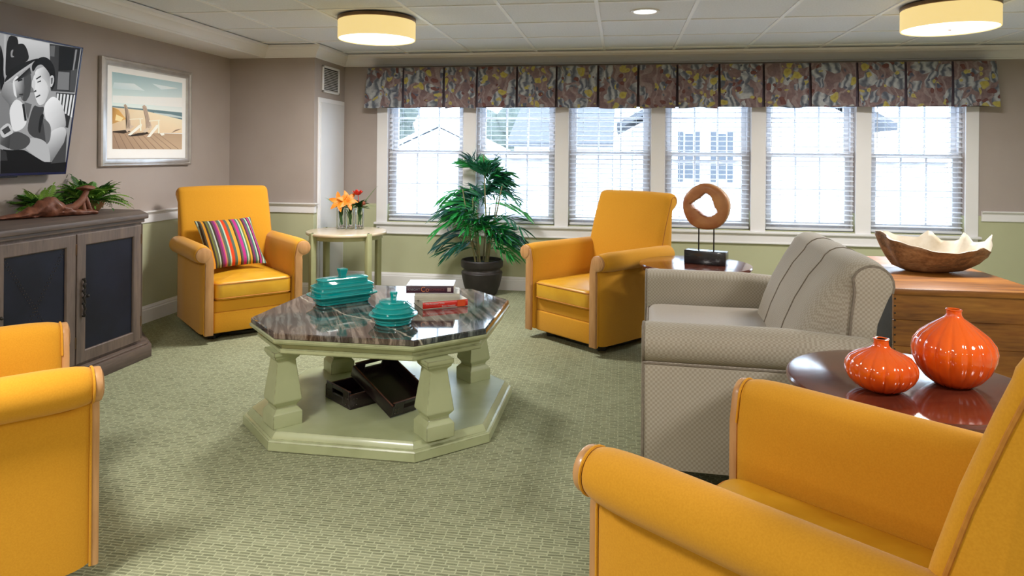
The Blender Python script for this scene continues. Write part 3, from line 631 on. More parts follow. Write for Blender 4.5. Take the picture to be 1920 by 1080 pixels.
# ceiling fixtures
def drum(x, y, label):
    t = thing('drum_ceiling_lamp', label, 'ceiling lamp', (x, y, 2.2), 0, 'round drum ceiling lamps')
    b = B(); lathe(b, [(0, 0), (.262, 0), (.268, -.004), (.268, -.022), (.262, -.026), (0, -.026)], 56); obj('bronze_rim', b, BRONZE, t)
    b = B(); lathe(b, [(.262, -.026), (.266, -.028), (.266, -.146), (.262, -.150), (.258, -.146), (.258, -.03), (.258, -.026)], 64); obj('lamp_shade', b, SHADE, t)
    b = B(); lathe(b, [(.2575, -.134), (.2575, -.144), (.20, -.1475), (.09, -.149), (0, -.1495)], 56); lathe(b, [(0, -.133), (.2575, -.134)], 56); obj('diffuser', b, DIFF, t)
    b = B(); lathe(b, [(0, -.1495), (.014, -.1495), (.014, -.154), (.006, -.158), (.006, -.164), (0, -.166)], 16); obj('finial', b, BRONZE, t)
    li = bpy.data.lights.new('lamp_light', 'AREA'); li.shape = 'DISK'; li.size = .505; li.energy = LAMP_W; li.color = (1, .96, .92)
    lo = bpy.data.objects.new('lamp_light', li); C.objects.link(lo); lo.parent = t; lo.location = (0, 0, -.1502)
drum(-1.685, 4.575, 'cream drum ceiling lamp above the palm, left of the two')
drum(1.975, 4.575, 'cream drum ceiling lamp at the upper right corner')
for x, y, l in ((-1.685, .915, 'unseen drum lamp added for fill light, left behind the viewpoint'), (1.975, .915, 'unseen drum lamp added for fill light, right beside the viewpoint'), (-1.685, -2.135, 'unseen drum lamp added for fill light, at the rear left'), (1.975, -2.135, 'unseen drum lamp added for fill light, at the rear right')): drum(x, y, l)  # extra drum lamps out of view, added as fill light for the room
t = thing('recessed_light', 'small round recessed downlight in the ceiling between the drum lamps', 'downlight', (.145, 4.575, 2.2))
b = B(); lathe(b, [(.072, .008), (.074, .0), (.086, -.003), (.094, 0.0), (.094, .008)], 40); obj('trim_ring', b, WHITE, t)
b = B(); lathe(b, [(0, .0035), (.0725, .0035), (.0725, .006), (0, .006)], 40); obj('lens', b, LED, t)

# ---------------------------------------------------------------- outside the windows
b = B(); box(b, -40, 40, YB + 1.5, 70, -1.2, -1.0); o = struct(obj('ground', b, LAWN, flat=True))
h = thing('white_house', 'white clapboard house with grey shuttered windows seen through the fourth window', 'house', (1.85, 15, -1))
b = B(); 
for i in range(22): box(b, -1.6, 3.2, -.012 - .01, 4, i * .13, i * .13 + .128, mtx=None)
obj('siding', b, SIDING, h, flat=True)
b = B(); prism(b, [(-1.95, 2.82), (.85, 4.35), (3.6, 2.82), (3.6, 2.95), (.85, 4.5), (-1.95, 2.95)], -.25, 4.2, 'y'); obj('roof', b, ROOF, h, flat=True)
b = B(); prism(b, [(-1.6, 2.86), (.8, 4.2), (3.2, 2.86)], -.02, 3.9, 'y'); obj('gable', b, SIDING, h, flat=True)
for x in (-.44, .235):
    f = obj('house_window', (lambda q: (box(q, x - .10, x + .10, -.05, 0, 1.75, 2.76, .01, 1), q)[1])(B()), WHITE, h)
    b = B(); box(b, x - .085, x + .085, -.06, -.04, 1.78, 2.74); obj('pane', b, SHUTTER, f, flat=True)
    for s in (-1, 1): b = B(); box(b, x + s * .17 - .055, x + s * .17 + .055, -.05, 0, 1.72, 2.78, .006, 1); obj('shutter', b, SHUTTER, h)
h = thing('grey_roofed_building', 'long low white building under a grey shingle roof beyond the second and third windows', 'house', (-1.9, 13.5, -1))
b = B(); box(b, -.2, 1.7, 0, 4, 0, 2.5); obj('siding', b, SIDING, h, flat=True)
b = B(); prism(b, [(-.35, 2.42), (2, 3.4), (2, 3.5), (-.35, 2.5)], -.3, 1.75, 'x', mtx=None); obj('roof', b, ROOF, h, flat=True)
h = thing('gabled_shed', 'white gabled outbuilding seen through the leftmost window', 'house', (-6.6, 20, -1))
b = B(); box(b, -.9, 3.2, 0, 3, 0, 2.1); prism(b, [(-.9, 2.1), (1.2, 3.05), (3.2, 2.1)], 0, 3, 'y'); obj('siding', b, SIDING, h, flat=True)
b = B(); prism(b, [(-1.1, 2.05), (1.2, 3.1), (3.4, 2.05), (3.4, 2.15), (1.2, 3.22), (-1.1, 2.15)], -.15, 3.1, 'y'); obj('roof', b, SIDING, h, flat=True)
for i, (x, y, hh, r, lab) in enumerate(((-11.5, 30, 4.6, 2.2, 'round leafy tree seen through the left edge of the leftmost window'), (-5.3, 31, 4.4, 1.9, 'leafy tree seen above the roofs through the second window from the left'))):
    t = thing('leafy_tree', lab, 'tree', (x, y, -1), 0, 'trees beyond the windows')
    b = B(); tube(b, [(0, 0, 0), (.05, 0, 1.5), (0, .1, 3)], [.25, .2, .12], 8); obj('trunk', b, TRUNKM, t)
    tmp = B(); rnd = random.Random(i)
    for q in range(26):
        s = bmesh.new(); bmesh.ops.create_icosphere(s, subdivisions=2, radius=r * rnd.uniform(.28, .45))
        for v_ in s.verts: v_.co *= 1 + .25 * mnoise.noise(v_.co * 3 + Vector((q, i, 0)))
        a = rnd.uniform(0, 6.28); rr = r * .75 * math.sqrt(rnd.random()); join(tmp, s, Matrix.Translation((rr * math.cos(a), rr * math.sin(a), hh * rnd.uniform(.55, 1) - .2)))
    obj('crown', tmp, TREEL, t)
# ---------------------------------------------------------------- armchairs (front = +y, width .67)
def armchair(label, loc, rz, group='golden club armchairs'):
    t = thing('armchair', label, 'armchair', loc, rz, group)
    b = B(); lathe(b, [(.23, 0), (.25, .004), (.25, .022), (.20, .028), (.06, .03), (.06, .06)], 40)
    for a in range(4):
        mt = Matrix.Rotation(R(45 + 90 * a), 4, 'Z'); box(b, .18, .36, -.03, .03, .0, .034, .006, 1, mt)
    box(b, -.25, .25, -.25, .28, .044, .07); obj('swivel_base', b, BLACK, t)
    b = B(); box(b, -.262, .262, -.30, .352, .055, .192, .010, 3); obj('front_panel', b, YF, t)
    b = B(); box(b, -.262, .262, -.28, .346, .190, .272, .010, 3); obj('seat_deck', b, YF, t)
    b = B(); slab(b, .520, .62, .272, .398, .05, .026, .022, 0, .068); cu = obj('seat_cushion', b, YV, t, sharp=60)
    b = B()
    for z, ins in ((.382, .006), (.288, .006)):
        tube(b, [(x, y, z) for x, y in rrect(.520 - .004, .62 - .004, .05, 6, 0, .068)], .0045, 6, closed=True)
    obj('piping', b, YP, cu)
    # arms: P shaped section swept front to back
    def arm_poly(s, grow=0.0):
        cx, cz, r = .333, .585, .054 + grow
        pts = [(.268 - grow, .055), (.268 - grow, .53)]
        for a in range(158, -111, -17): pts.append((cx + r * math.cos(R(a)), cz + r * math.sin(R(a))))
        pts += [(.326 + grow, .522), (.329 + grow, .50), (.329 + grow, .055)]
        return [(s * x, z) for x, z in pts]
    for s in (-1, 1):
        b = B(); P = arm_poly(s, .008)
        sec = [(-.34, .010), (-.335, .003), (-.33, 0), (-.1, 0), (.1, 0), (.26, 0), (.30, .0012), (.335, .004), (.356, .008), (.368, .012), (.374, .018)]
        loft(b, [[(x, y, z) for x, z in offset(P, ins)] for y, ins in sec])
        am = obj('arm', b, YF, t, sharp=50); P = arm_poly(s)
        b = B(); tube(b, [(x, .373, z) for x, z in offset(P, .003)[1:-1] + [offset(P, .003)[-1]]], .0036, 6); obj('piping', b, YF, am)
        b = B(); Q = arm_poly(s, -.004)
        prism(b, Q, .372, .396, 'y', .005); fc = obj('arm_facing', b, STRIP, t, sharp=40)
        b = B(); lathe(b, [(.040, 0), (.041, .003), (.035, .005), (0, .006)], 28, Matrix.Translation((s * .333, .395, .585)) @ Matrix.Rotation(-PI / 2, 4, 'X')); obj('scroll_boss', b, STRIP, fc)
    # back: leaning slab that rolls over backwards at the top
    prof = [(-.200, .28), (-.210, .42), (-.230, .56), (-.254, .66), (-.286, .77), (-.328, .89)]
    cy, cz, r = -.408, .942, .058
    for a in range(6, 231, 16): prof.append((cy + r * math.cos(R(a)), cz + r * math.sin(R(a))))
    prof += [(-.408, .87), (-.404, .78), (-.400, .6), (-.398, .3), (-.398, .055), (-.28, .055), (-.27, .28)]
    b = B(); HW = .328
    def wid(z): return 1.0
    loft(b, [[(x, y, z) for y, z in offset(prof, ins)] for x, ins in ((-HW, .026), (-HW + .003, .017), (-HW + .010, .009), (-HW + .022, .003), (-HW + .045, 0), (-.1, -.005), (.1, -.005), (HW - .045, 0), (HW - .022, .003), (HW - .010, .009), (HW - .003, .017), (HW, .026))])
    bk = obj('backrest', b, YF, t, sharp=50)
    for s in (-1, 1):
        b = B(); tube(b, [(s * (HW - .001), y, z) for y, z in offset(prof, .028)[1:19]], .0042, 6); obj('piping', b, YP, bk)
    return t
A0 = armchair('golden armchair with the striped pillow on its seat, by the left wall', (-2.736, 4.621, 0), R(-133))
dup(A0, (-.147, 4.823, 0), R(140), 'golden armchair with nothing on it, in front of the windows, right of the palm')
dup(A0, (.449, 1.522, 0), R(52.5), 'golden armchair in the right foreground, beside the table with the orange vases')
dup(A0, (-2.002, 1.712, 0), R(-41.1), 'golden armchair in the left foreground, cut off by the picture edge')

# pillow leaning on the back of the left armchair
b = B(); pillow(b, .41, .44, .13)
pl = obj('throw_pillow', b, STRIPES, sharp=80)
tag(pl, 'striped rectangular throw pillow leaning in the left golden armchair', 'pillow')
pl.matrix_world = Matrix.Translation((-2.736, 4.621, 0)) @ Matrix.Rotation(R(-133), 4, 'Z') @ Matrix.Translation((.037, -.070, .603)) @ Matrix.Rotation(.068, 4, 'Z') @ Matrix.Rotation(.027, 4, 'Y') @ Matrix.Rotation(2.33, 4, 'X')  @ Matrix.Rotation(PI, 4, 'Y')

# ---------------------------------------------------------------- loveseat (front = +y, width along x)
sf = thing('loveseat', 'taupe checked rolled-arm loveseat between the two dark round tables', 'sofa', (.53, 3.285, 0), R(87.5))
SW = .695
b = B(); box(b, -SW + .05, SW - .05, -.36, .385, .095, .31, .012, 3); obj('seat_base', b, SOFA, sf)
b = B(); slab(b, 1.09, .66, .305, .462, .06, .045, .022, 0, .075); cu = obj('seat_cushion', b, SOFAS, sf, sharp=60)
b = B(); tube(b, [(x, y, .44) for x, y in rrect(1.088, .658, .06, 6, 0, .075)], .005, 6, closed=True); obj('piping', b, SOFAP, cu)
def sofa_arm(s):
    pts = [(.545, .095), (.545, .52), (.550, .565)]
    cx, cz, r = .628, .555, .075
    for a in range(150, -61, -15): pts.append((cx + r * math.cos(R(a)) * 1.05, cz + r * math.sin(R(a))))
    pts += [(.672, .49), (.682, .47), (.682, .095)]
    return [(s * x, z) for x, z in pts]
for s in (-1, 1):
    P = sofa_arm(s); b = B()
    sec = [(-.40, .02, 0), (-.385, .004, 0), (-.37, 0, 0), (-.1, 0, 0), (.2, 0, 0), (.395, 0, 0), (.412, .004, 0), (.420, .018, 0)]
    loft(b, [[(x, y, z - .018 * (1 if y < -.2 else 0) * (z > .4)) for x, z in offset(P, ins)] for y, ins, _ in sec])
    am = obj('arm', b, SOFA, sf, sharp=50)
    b = B(); tube(b, [(x, .413, z) for x, z in offset(P, .006)[0:-1] + [offset(P, .006)[-1]]], .006, 6); obj('piping', b, SOFAP, am); b = B(); tube(b, [(s * .676, y, .484) for y in (-.37, 0, .41)], .004, 6); obj('piping', b, SOFAP, am)
def back_prof(f):   # f = 0 at the upholstered ends, 1 across the padded middle
    fr = [(-.322, .36), (-.326, .46), (-.331, .56), (-.338, .66), (-.350, .76)]
    fr = [(y + f * q, z) for (y, z), q in zip(fr, (.192, .186, .159, .124, .080))]
    cy, cz, r = -.415 + .01 * f, .787 + .006 * f, .076 + .014 * f
    return fr + [(cy + r * math.cos(R(a)), cz + r * math.sin(R(a))) for a in range(20, 236, 18)] + [(-.440, .66), (-.430, .56), (-.42, .3), (-.42, .095), (-.36, .095), (-.34, .36)]
HB = .545; b = B(); secs = []
for q in (-1, 1):
    e = [(HB, 0, .010), (HB - .003, .05, .004), (HB - .010, .16, .001), (HB - .025, .36, 0), (HB - .05, .60, 0), (HB - .085, .82, 0), (HB - .13, .95, 0), (HB - .19, 1, 0)]
    e = [(q * x, f, i_) for x, f, i_ in e]
    secs += e if q < 0 else [(-.17, 1, .004), (0, 1.04, 0), (.17, 1, .004)] + e[::-1]
loft(b, [[(x, y, z) for y, z in offset(back_prof(f), ins)] for x, f, ins in secs])
bk = obj('backrest', b, SOFA, sf, sharp=60)
for x, f, ins, r in ((-.17, 1, .003, .0032), (.17, 1, .003, .0032)):
    b = B(); tube(b, [(x, y, z) for y, z in offset(back_prof(f), ins)[1:15]], r, 6); obj('piping', b, SOFAP, bk)
for q in (-1, 1):
    b = B(); prism(b, offset(back_prof(0), .006)[:17], q * (HB - .02), q * (HB + .010), 'x', .006); obj('scroll_end', b, SOFA, sf, sharp=60)
    b = B(); tube(b, [(q * (HB + .003), y, z) for y, z in offset(back_prof(0), .004)[1:16]], .0055, 6); obj('piping', b, SOFAP, bk)
for x in (-.6, .6):
    for y in (-.33, .34):
        b = B(); loft(b, [[(x + q, y + w, z) for q, w in ((-k, -k), (k, -k), (k, k), (-k, k))] for z, k in ((0, .022), (.1, .032))]); obj('leg', b, BLACKG, sf, flat=True)

# ---------------------------------------------------------------- coffee table
ct = thing('coffee_table', 'sage green octagonal coffee table with a dark marble top in the middle of the carpet', 'table', (-1.14, 3.285, 0))
def octo(h, cut): return [(-h + cut, -h), (h - cut, -h), (h, -h + cut), (h, h - cut), (h - cut, h), (-h + cut, h), (-h, h - cut), (-h, -h + cut)]
def octslab(bm, rings, sy=1.0, oy=0): loft(bm, [[(x, y * sy + oy, z) for x, y in octo(h, h * .449)] for h, z in rings])
b = B(); octslab(b, [(.575, 0), (.582, .004), (.582, .040), (.577, .046), (.566, .048), (.564, .053), (.556, .066), (.550, .072), (.547, .075)], .965, -.02); obj('plinth', b, GREENP, ct, sharp=25)
b = B(); octslab(b, [(.530, .400), (.533, .404), (.533, .418), (.526, .422), (.526, .438), (.545, .442), (.560, .450), (.564, .458), (.564, .464), (.558, .468)]); obj('apron', b, GREENP, ct, sharp=25)
b = B(); octslab(b, [(.552, .4675), (.558, .470), (.558, .489), (.552, .493)]); obj('marble_top', b, MARBLE, ct, sharp=25)
lb = B(); sq = lambda k, z: [(-k, -k, z), (k, -k, z), (k, k, z), (-k, k, z)]
loft(lb, [sq(k, z) for k, z in ((.0645, .074), (.0645, .132), (.050, .150), (.047, .152), (.047, .162), (.0625, .182), (.0625, .190), (.0415, .352), (.0415, .357), (.052, .368), (.055, .371), (.055, .378), (.062, .384), (.062, .402))])
bmesh.ops.bevel(lb, geom=[e for e in lb.edges], offset=.0016, segments=1, affect='EDGES')
lo = obj('leg', lb, GREENP, ct, sharp=25); lm = lo.data; bpy.data.objects.remove(lo)
for x, y in ((-.322, -.452), (.366, -.458), (.375, .285), (-.375, .285)): share('leg', lm, ct, (x, y, 0), (0, 0, R(42 if x * y < 0 else 48)))

# teal covered dishes
TZ = .4935
d1 = thing('covered_butter_dish', 'long stepped teal ceramic covered dish on the marble table', 'dish', (-1.415, 3.367, TZ), R(47.5), 'teal ceramic dishes')
def step(bm, L, W, rings):
    loft(bm, [[(x, y, z) for x, y in chamf(L + g, W + g, .03)] for g, z in rings])
def chamf(L, W, c): return [(-L / 2 + c, -W / 2), (L / 2 - c, -W / 2), (L / 2 - c * .3, -W / 2 + c * .3), (L / 2, -W / 2 + c), (L / 2, W / 2 - c), (L / 2 - c * .3, W / 2 - c * .3), (L / 2 - c, W / 2), (-L / 2 + c, W / 2), (-L / 2 + c * .3, W / 2 - c * .3), (-L / 2, W / 2 - c), (-L / 2, -W / 2 + c), (-L / 2 + c * .3, -W / 2 + c * .3)]
b = B(); step(b, .32, .165, [(-.06, 0), (-.052, .004), (-.052, .012), (-.036, .018), (-.036, .026), (.012, .043), (.016, .047), (.012, .051), (-.02, .052)]); obj('dish_base', b, TEAL, d1, sharp=28)
b = B(); step(b, .32, .165, [(-.02, .0515), (-.022, .066), (-.014, .068), (-.012, .072), (-.018, .075), (-.022, .086), (-.016, .088), (-.014, .092), (-.022, .096), (-.058, .105), (-.064, .118), (-.058, .120), (-.056, .125), (-.066, .129), (-.11, .133)]); ld = obj('dish_lid', b, TEAL, d1, sharp=28)
b = B(); loft(b, [sq(k, z) for k, z in ((.017, .130), (.0145, .140), (.021, .168), (.019, .173))]); obj('lid_knob', b, TEAL, ld, sharp=28)
d2 = thing('covered_sugar_dish', 'small round stepped teal ceramic covered dish nearest the front of the marble table', 'dish', (-1.015, 3.0, TZ), R(12), 'teal ceramic dishes')
def ring12(bm, rings): lathe(bm, rings, 12)
b = B(); lathe(b, [(.078, 0), (.082, .004), (.082, .012), (.088, .018), (.088, .024), (.108, .038), (.111, .042), (.108, .046), (.09, .047)], 48); obj('dish_base', b, TEAL, d2, sharp=28)
b = B(); lathe(b, [(.090, .0465), (.092, .054), (.096, .056), (.096, .060), (.086, .066), (.078, .074), (.082, .076), (.082, .080), (.072, .086), (.062, .094), (.066, .097), (.064, .101), (.04, .105), (0, .106)], 48); ld = obj('dish_lid', b, TEAL, d2, sharp=28)
b = B(); loft(b, [[(k * math.cos(a), k * math.sin(a), z) for a in [2 * PI * i / 8 for i in range(8)]] for k, z in ((.015, .104), (.0125, .112), (.0185, .137), (.016, .141))]); obj('lid_knob', b, TEAL, ld, sharp=28)

# three books, bottom to top
def book(name, label, loc, rz, L, W, T, cover, group='books stacked on the marble table', spine=None):
    """spine faces -y (toward the room), length along x"""
    t = thing(name, label, 'book', loc, rz, group)
    b = B(); box(b, -L / 2 + .003, L / 2 - .003, -W / 2 + .003, W / 2 - .003, .0025, T - .0025); obj('pages', b, PAPER, t, flat=True)
    b = B(); box(b, -L / 2, L / 2, -W / 2, W / 2, 0, .0026, .0008, 1); box(b, -L / 2, L / 2, -W / 2, W / 2, T - .0026, T, .0008, 1); obj('cover', b, cover, t, flat=True)
    b = B(); prism(b, [(-W / 2 + .003, 0), (-W / 2 - .001, T * .15), (-W / 2 - .002, T * .5), (-W / 2 - .001, T * .85), (-W / 2 + .003, T)], -L / 2, L / 2, 'x'); obj('spine', b, spine or cover, t, sharp=60)
    return t
zb = TZ
SP = lambda L, W, T, x, dz=0: Matrix.Translation((x, -W / 2 - .0022, T / 2 + dz)) @ Matrix.Rotation(PI / 2, 4, 'X')
k1 = book('red_book', 'book with a bright red spine, at the bottom of the stack', (-.905, 3.41, zb), R(33), .235, .165, .036, CREAMB, spine=REDB)
text('spine_title', 'The Sculptor Wife', .0125, INKW, k1, SP(.235, .165, .036, -.105, .007), sx=1.05); text('spine_author', 'Susan Vreeman', .0115, INKW, k1, SP(.235, .165, .036, -.02, -.008))
b = B(); box(b, .062, .104, -.0862, -.0835, .0015, .0345); obj('spine_band', b, M('orange_red_band', (.80, .09, .02), rough=.3), k1, flat=True)
zb += .0362
k2 = book('cream_book', 'pale cream book in the middle of the stack', (-.925, 3.425, zb), R(14), .225, .155, .030, CREAMB)
zb += .0302
k3 = book('plum_book', 'plum spined book with a white cover on top of the stack', (-.957, 3.425, zb), R(10), .238, .160, .040, COVERW, spine=PURPLE)
text('spine_title', 'KNIGHT', .017, INKG, k3, SP(.238, .16, .04, -.112)); text('spine_initial', 'Co', .034, INKO, k3, SP(.238, .16, .04, -.046)); text('spine_title', 'ROMANCE', .016, INKR, k3, SP(.238, .16, .04, -.004))
b = B(); box(b, .088, .106, -.0834, -.081, .011, .030); obj('spine_label', b, INKW, k3, flat=True)
b = B()
for x, y, s in ((-.02, -.05, .02), (.075, -.045, .014)): box(b, x - s, x + s, y - .004, y + .006, .0401, .0405)
obj('cover_print', b, INKG, k3, flat=True)

# two leather trays under the table
def tray(label, mtx, L, W, H):
    t = thing('leather_tray', label, 'tray'); t.matrix_world = mtx; t['group'] = 'dark leather trays on the table plinth'
    b = B(); box(b, 0, L, 0, W, 0, .010, .002, 1); obj('tray_bottom', b, TRAYL, t)
    for nm, (x0, x1, y0, y1) in (('tray_side', (0, L, 0, .012)), ('tray_side', (0, L, W - .012, W))):
        b = B(); box(b, x0, x1, y0, y1, .008, H, .003, 2); obj(nm, b, TRAYL, t)
    for x0 in (0, L - .012):   # ends with a hand slot
        b = B(); y0, y1 = .012, W - .012; m = W / 2; hs = min(.05, W * .22)
        box(b, x0, x0 + .012, y0, m - hs, .008, H + .014, .002, 1); box(b, x0, x0 + .012, m + hs, y1, .008, H + .014, .002, 1); box(b, x0, x0 + .012, m - hs, m + hs, .008, H - .026, .002, 1); box(b, x0, x0 + .012, m - hs, m + hs, H - .004, H + .014, .002, 1)
        obj('tray_end', b, TRAYL, t)
    b = B()
    for y in (.006, W - .006): tube(b, [(.004, y, H + .0005), (L - .004, y, H + .0005)], .0042, 6, flat=.5)
    for x in (.006, L - .006): tube(b, [(x, .006, H + .0145), (x, W - .006, H + .0145)], .0042, 6, flat=.5)
    obj('edge_binding', b, TRAYE, t)
    b = B()
    for x in (.02, .036, L - .036, L - .02):
        for z in (.018, H - .02):
            s = bmesh.new(); bmesh.ops.create_uvsphere(s, u_segments=8, v_segments=6, radius=.004); join(b, s, Matrix.Translation((x, -.0005, z)))
    for y in (.02, .036, W - .036, W - .02):
        for z in (.018, H - .02):
            s = bmesh.new(); bmesh.ops.create_uvsphere(s, u_segments=8, v_segments=6, radius=.004); join(b, s, Matrix.Translation((-.0005, y, z)))
    obj('corner_studs', b, BRASS, t)
    return t
def frame_m(o, ex, ey):
    ex = Vector(ex).normalized(); ey = Vector(ey); ey = (ey - ex * ey.dot(ex)).normalized(); ez = ex.cross(ey)
    m = Matrix((ex, ey, ez)).transposed().to_4x4(); m.translation = Vector(o); return m
tray('dark leather tray lying flat on the table plinth, under the tilted one', frame_m((-1.225, 3.015, .0756), (math.cos(R(52)), math.sin(R(52)), 0), (math.cos(R(142)), math.sin(R(142)), 0)), .37, .235, .066)
a, e = R(145), R(20)
ex = Vector((math.cos(a) * math.cos(e), math.sin(a) * math.cos(e), math.sin(e)))
tray('dark leather tray tilted up on the edge of the flat one under the table', frame_m(Vector((-1.012, 2.955, .0765)) + Vector((math.cos(R(55)), math.sin(R(55)), 0)) * .235, ex, (math.cos(R(235)), math.sin(R(235)), 0)), .34, .235, .058)
# ---------------------------------------------------------------- round tables
def end_table(label, x, y, rz=0):
    t = thing('round_end_table', label, 'table', (x, y, 0), rz, 'dark round end tables')
    b = B(); lathe(b, [(0, .560), (.318, .560), (.322, .562), (.322, .570), (.330, .574), (.337, .582), (.338, .592), (.334, .599), (.328, .600), (0, .600)], 72); obj('tabletop', b, CHERRY, t, sharp=30)
    b = B(); lathe(b, [(0, .50), (.275, .50), (.278, .503), (.278, .5605), (0, .5605)], 56); obj('apron', b, CHERRY, t)
    for k in range(4):
        a = R(45 + 90 * k); b = B(); loft(b, [[(q, w, z) for q, w in ((-d, -d), (d, -d), (d, d), (-d, d))] for z, d in ((0, .016), (.45, .026), (.52, .026))], mtx=Matrix.Translation((.235 * math.cos(a), .235 * math.sin(a), 0)) @ Matrix.Rotation(a, 4, 'Z')); obj('leg', b, CHERRY, t, flat=True)
    b = B(); lathe(b, [(0, .16), (.215, .16), (.22, .165), (.22, .178), (.215, .182), (0, .182)], 48); obj('lower_shelf', b, CHERRY, t)
    return t
end_table('dark cherry round end table in front of the loveseat arm, carrying the orange vases', .845, 2.195, R(20))
end_table('dark cherry round end table in the corner, carrying the wooden ring', .455, 4.365, R(70))
st = thing('round_side_table', 'small cream topped round table on four sage legs by the corner column', 'table', (-2.295, 5.545, 0))
b = B(); lathe(b, [(0, .578), (.325, .578), (.332, .582), (.335, .590), (.335, .598), (.331, .604), (.325, .605), (0, .605)], 72); obj('tabletop', b, CREAMTOP, st, sharp=40)
b = B(); lathe(b, [(.25, .545), (.30, .545), (.30, .579), (.25, .579)], 56); obj('apron', b, SAGELEG, st)
for k in range(4):
    a = R(-125 + 90 * k); b = B(); mt = Matrix.Translation((.322 * math.cos(a), .322 * math.sin(a), 0)) @ Matrix.Rotation(a, 4, 'Z')
    box(b, -.024, .022, -.022, .022, 0, .606, .005, 2, mt); lg = obj('leg', b, SAGELEG, st); b = B(); lathe(b, [(0, .606), (.009, .606), (.008, .609), (0, .6095)], 12, mt); obj('screw_cap', b, IRON, lg)

# bud vases with flowers on the cream table
def leaf(bm, p, d, L, W, droop=.2, up=(0, 0, 1), n=5, fold=.25):
    p = Vector(p); d = Vector(d).normalized(); up = Vector(up); s = d.cross(up)
    if s.length < 1e-4: s = Vector((1, 0, 0))
    s.normalize(); nrm = s.cross(d).normalized(); rows = []
    for i in range(n + 1):
        t = i / n; w = W * math.sin(PI * min(1, t * .93 + .05)) ** .8 * (1 - .15 * t); c = p + d * L * t + nrm * (-droop * L * t * t)
        rows.append((c + s * w / 2 + nrm * fold * w, c, c - s * w / 2 + nrm * fold * w))
    vs = [[bm.verts.new(q) for q in r] for r in rows]
    for a, c in zip(vs, vs[1:]):
        bm.faces.new((a[0], c[0], c[1], a[1])); bm.faces.new((a[1], c[1], c[2], a[2]))
def sprig(bm, p, d, L, n, ll, lw, droop=.3, roll=0):
    """fern sprig: leaflets either side of a drooping rib"""
    p = Vector(p); d = Vector(d).normalized(); s = d.cross(Vector((0, 0, 1))).normalized(); nrm = s.cross(d).normalized()
    pts = []
    for i in range(n + 1):
        t = i / n; c = p + d * L * t - Vector((0, 0, 1)) * droop * L * t * t; pts.append(c)
    tube(bm, pts, [.0022 * (1 - .7 * i / n) + .0003 for i in range(n + 1)], 4)
    for i in range(1, n + 1):
        t = i / n; tan = (pts[i] - pts[i - 1]).normalized(); k = math.sin(PI * min(1, t * .8 + .2)) ** .7
        for q in (-1, 1): leaf(bm, pts[i], tan * .75 + s * q + nrm * .15, ll * k, lw, .25, nrm, 3)
    leaf(bm, pts[-1], tan, ll * .7, lw, .2, nrm, 3)
VX = [(-2.395, 5.665), (-2.318, 5.67), (-2.238, 5.685)]
vl = ['left glass bud vase holding the orange lilies', 'middle glass bud vase holding green foliage', 'right glass bud vase holding the red rose']
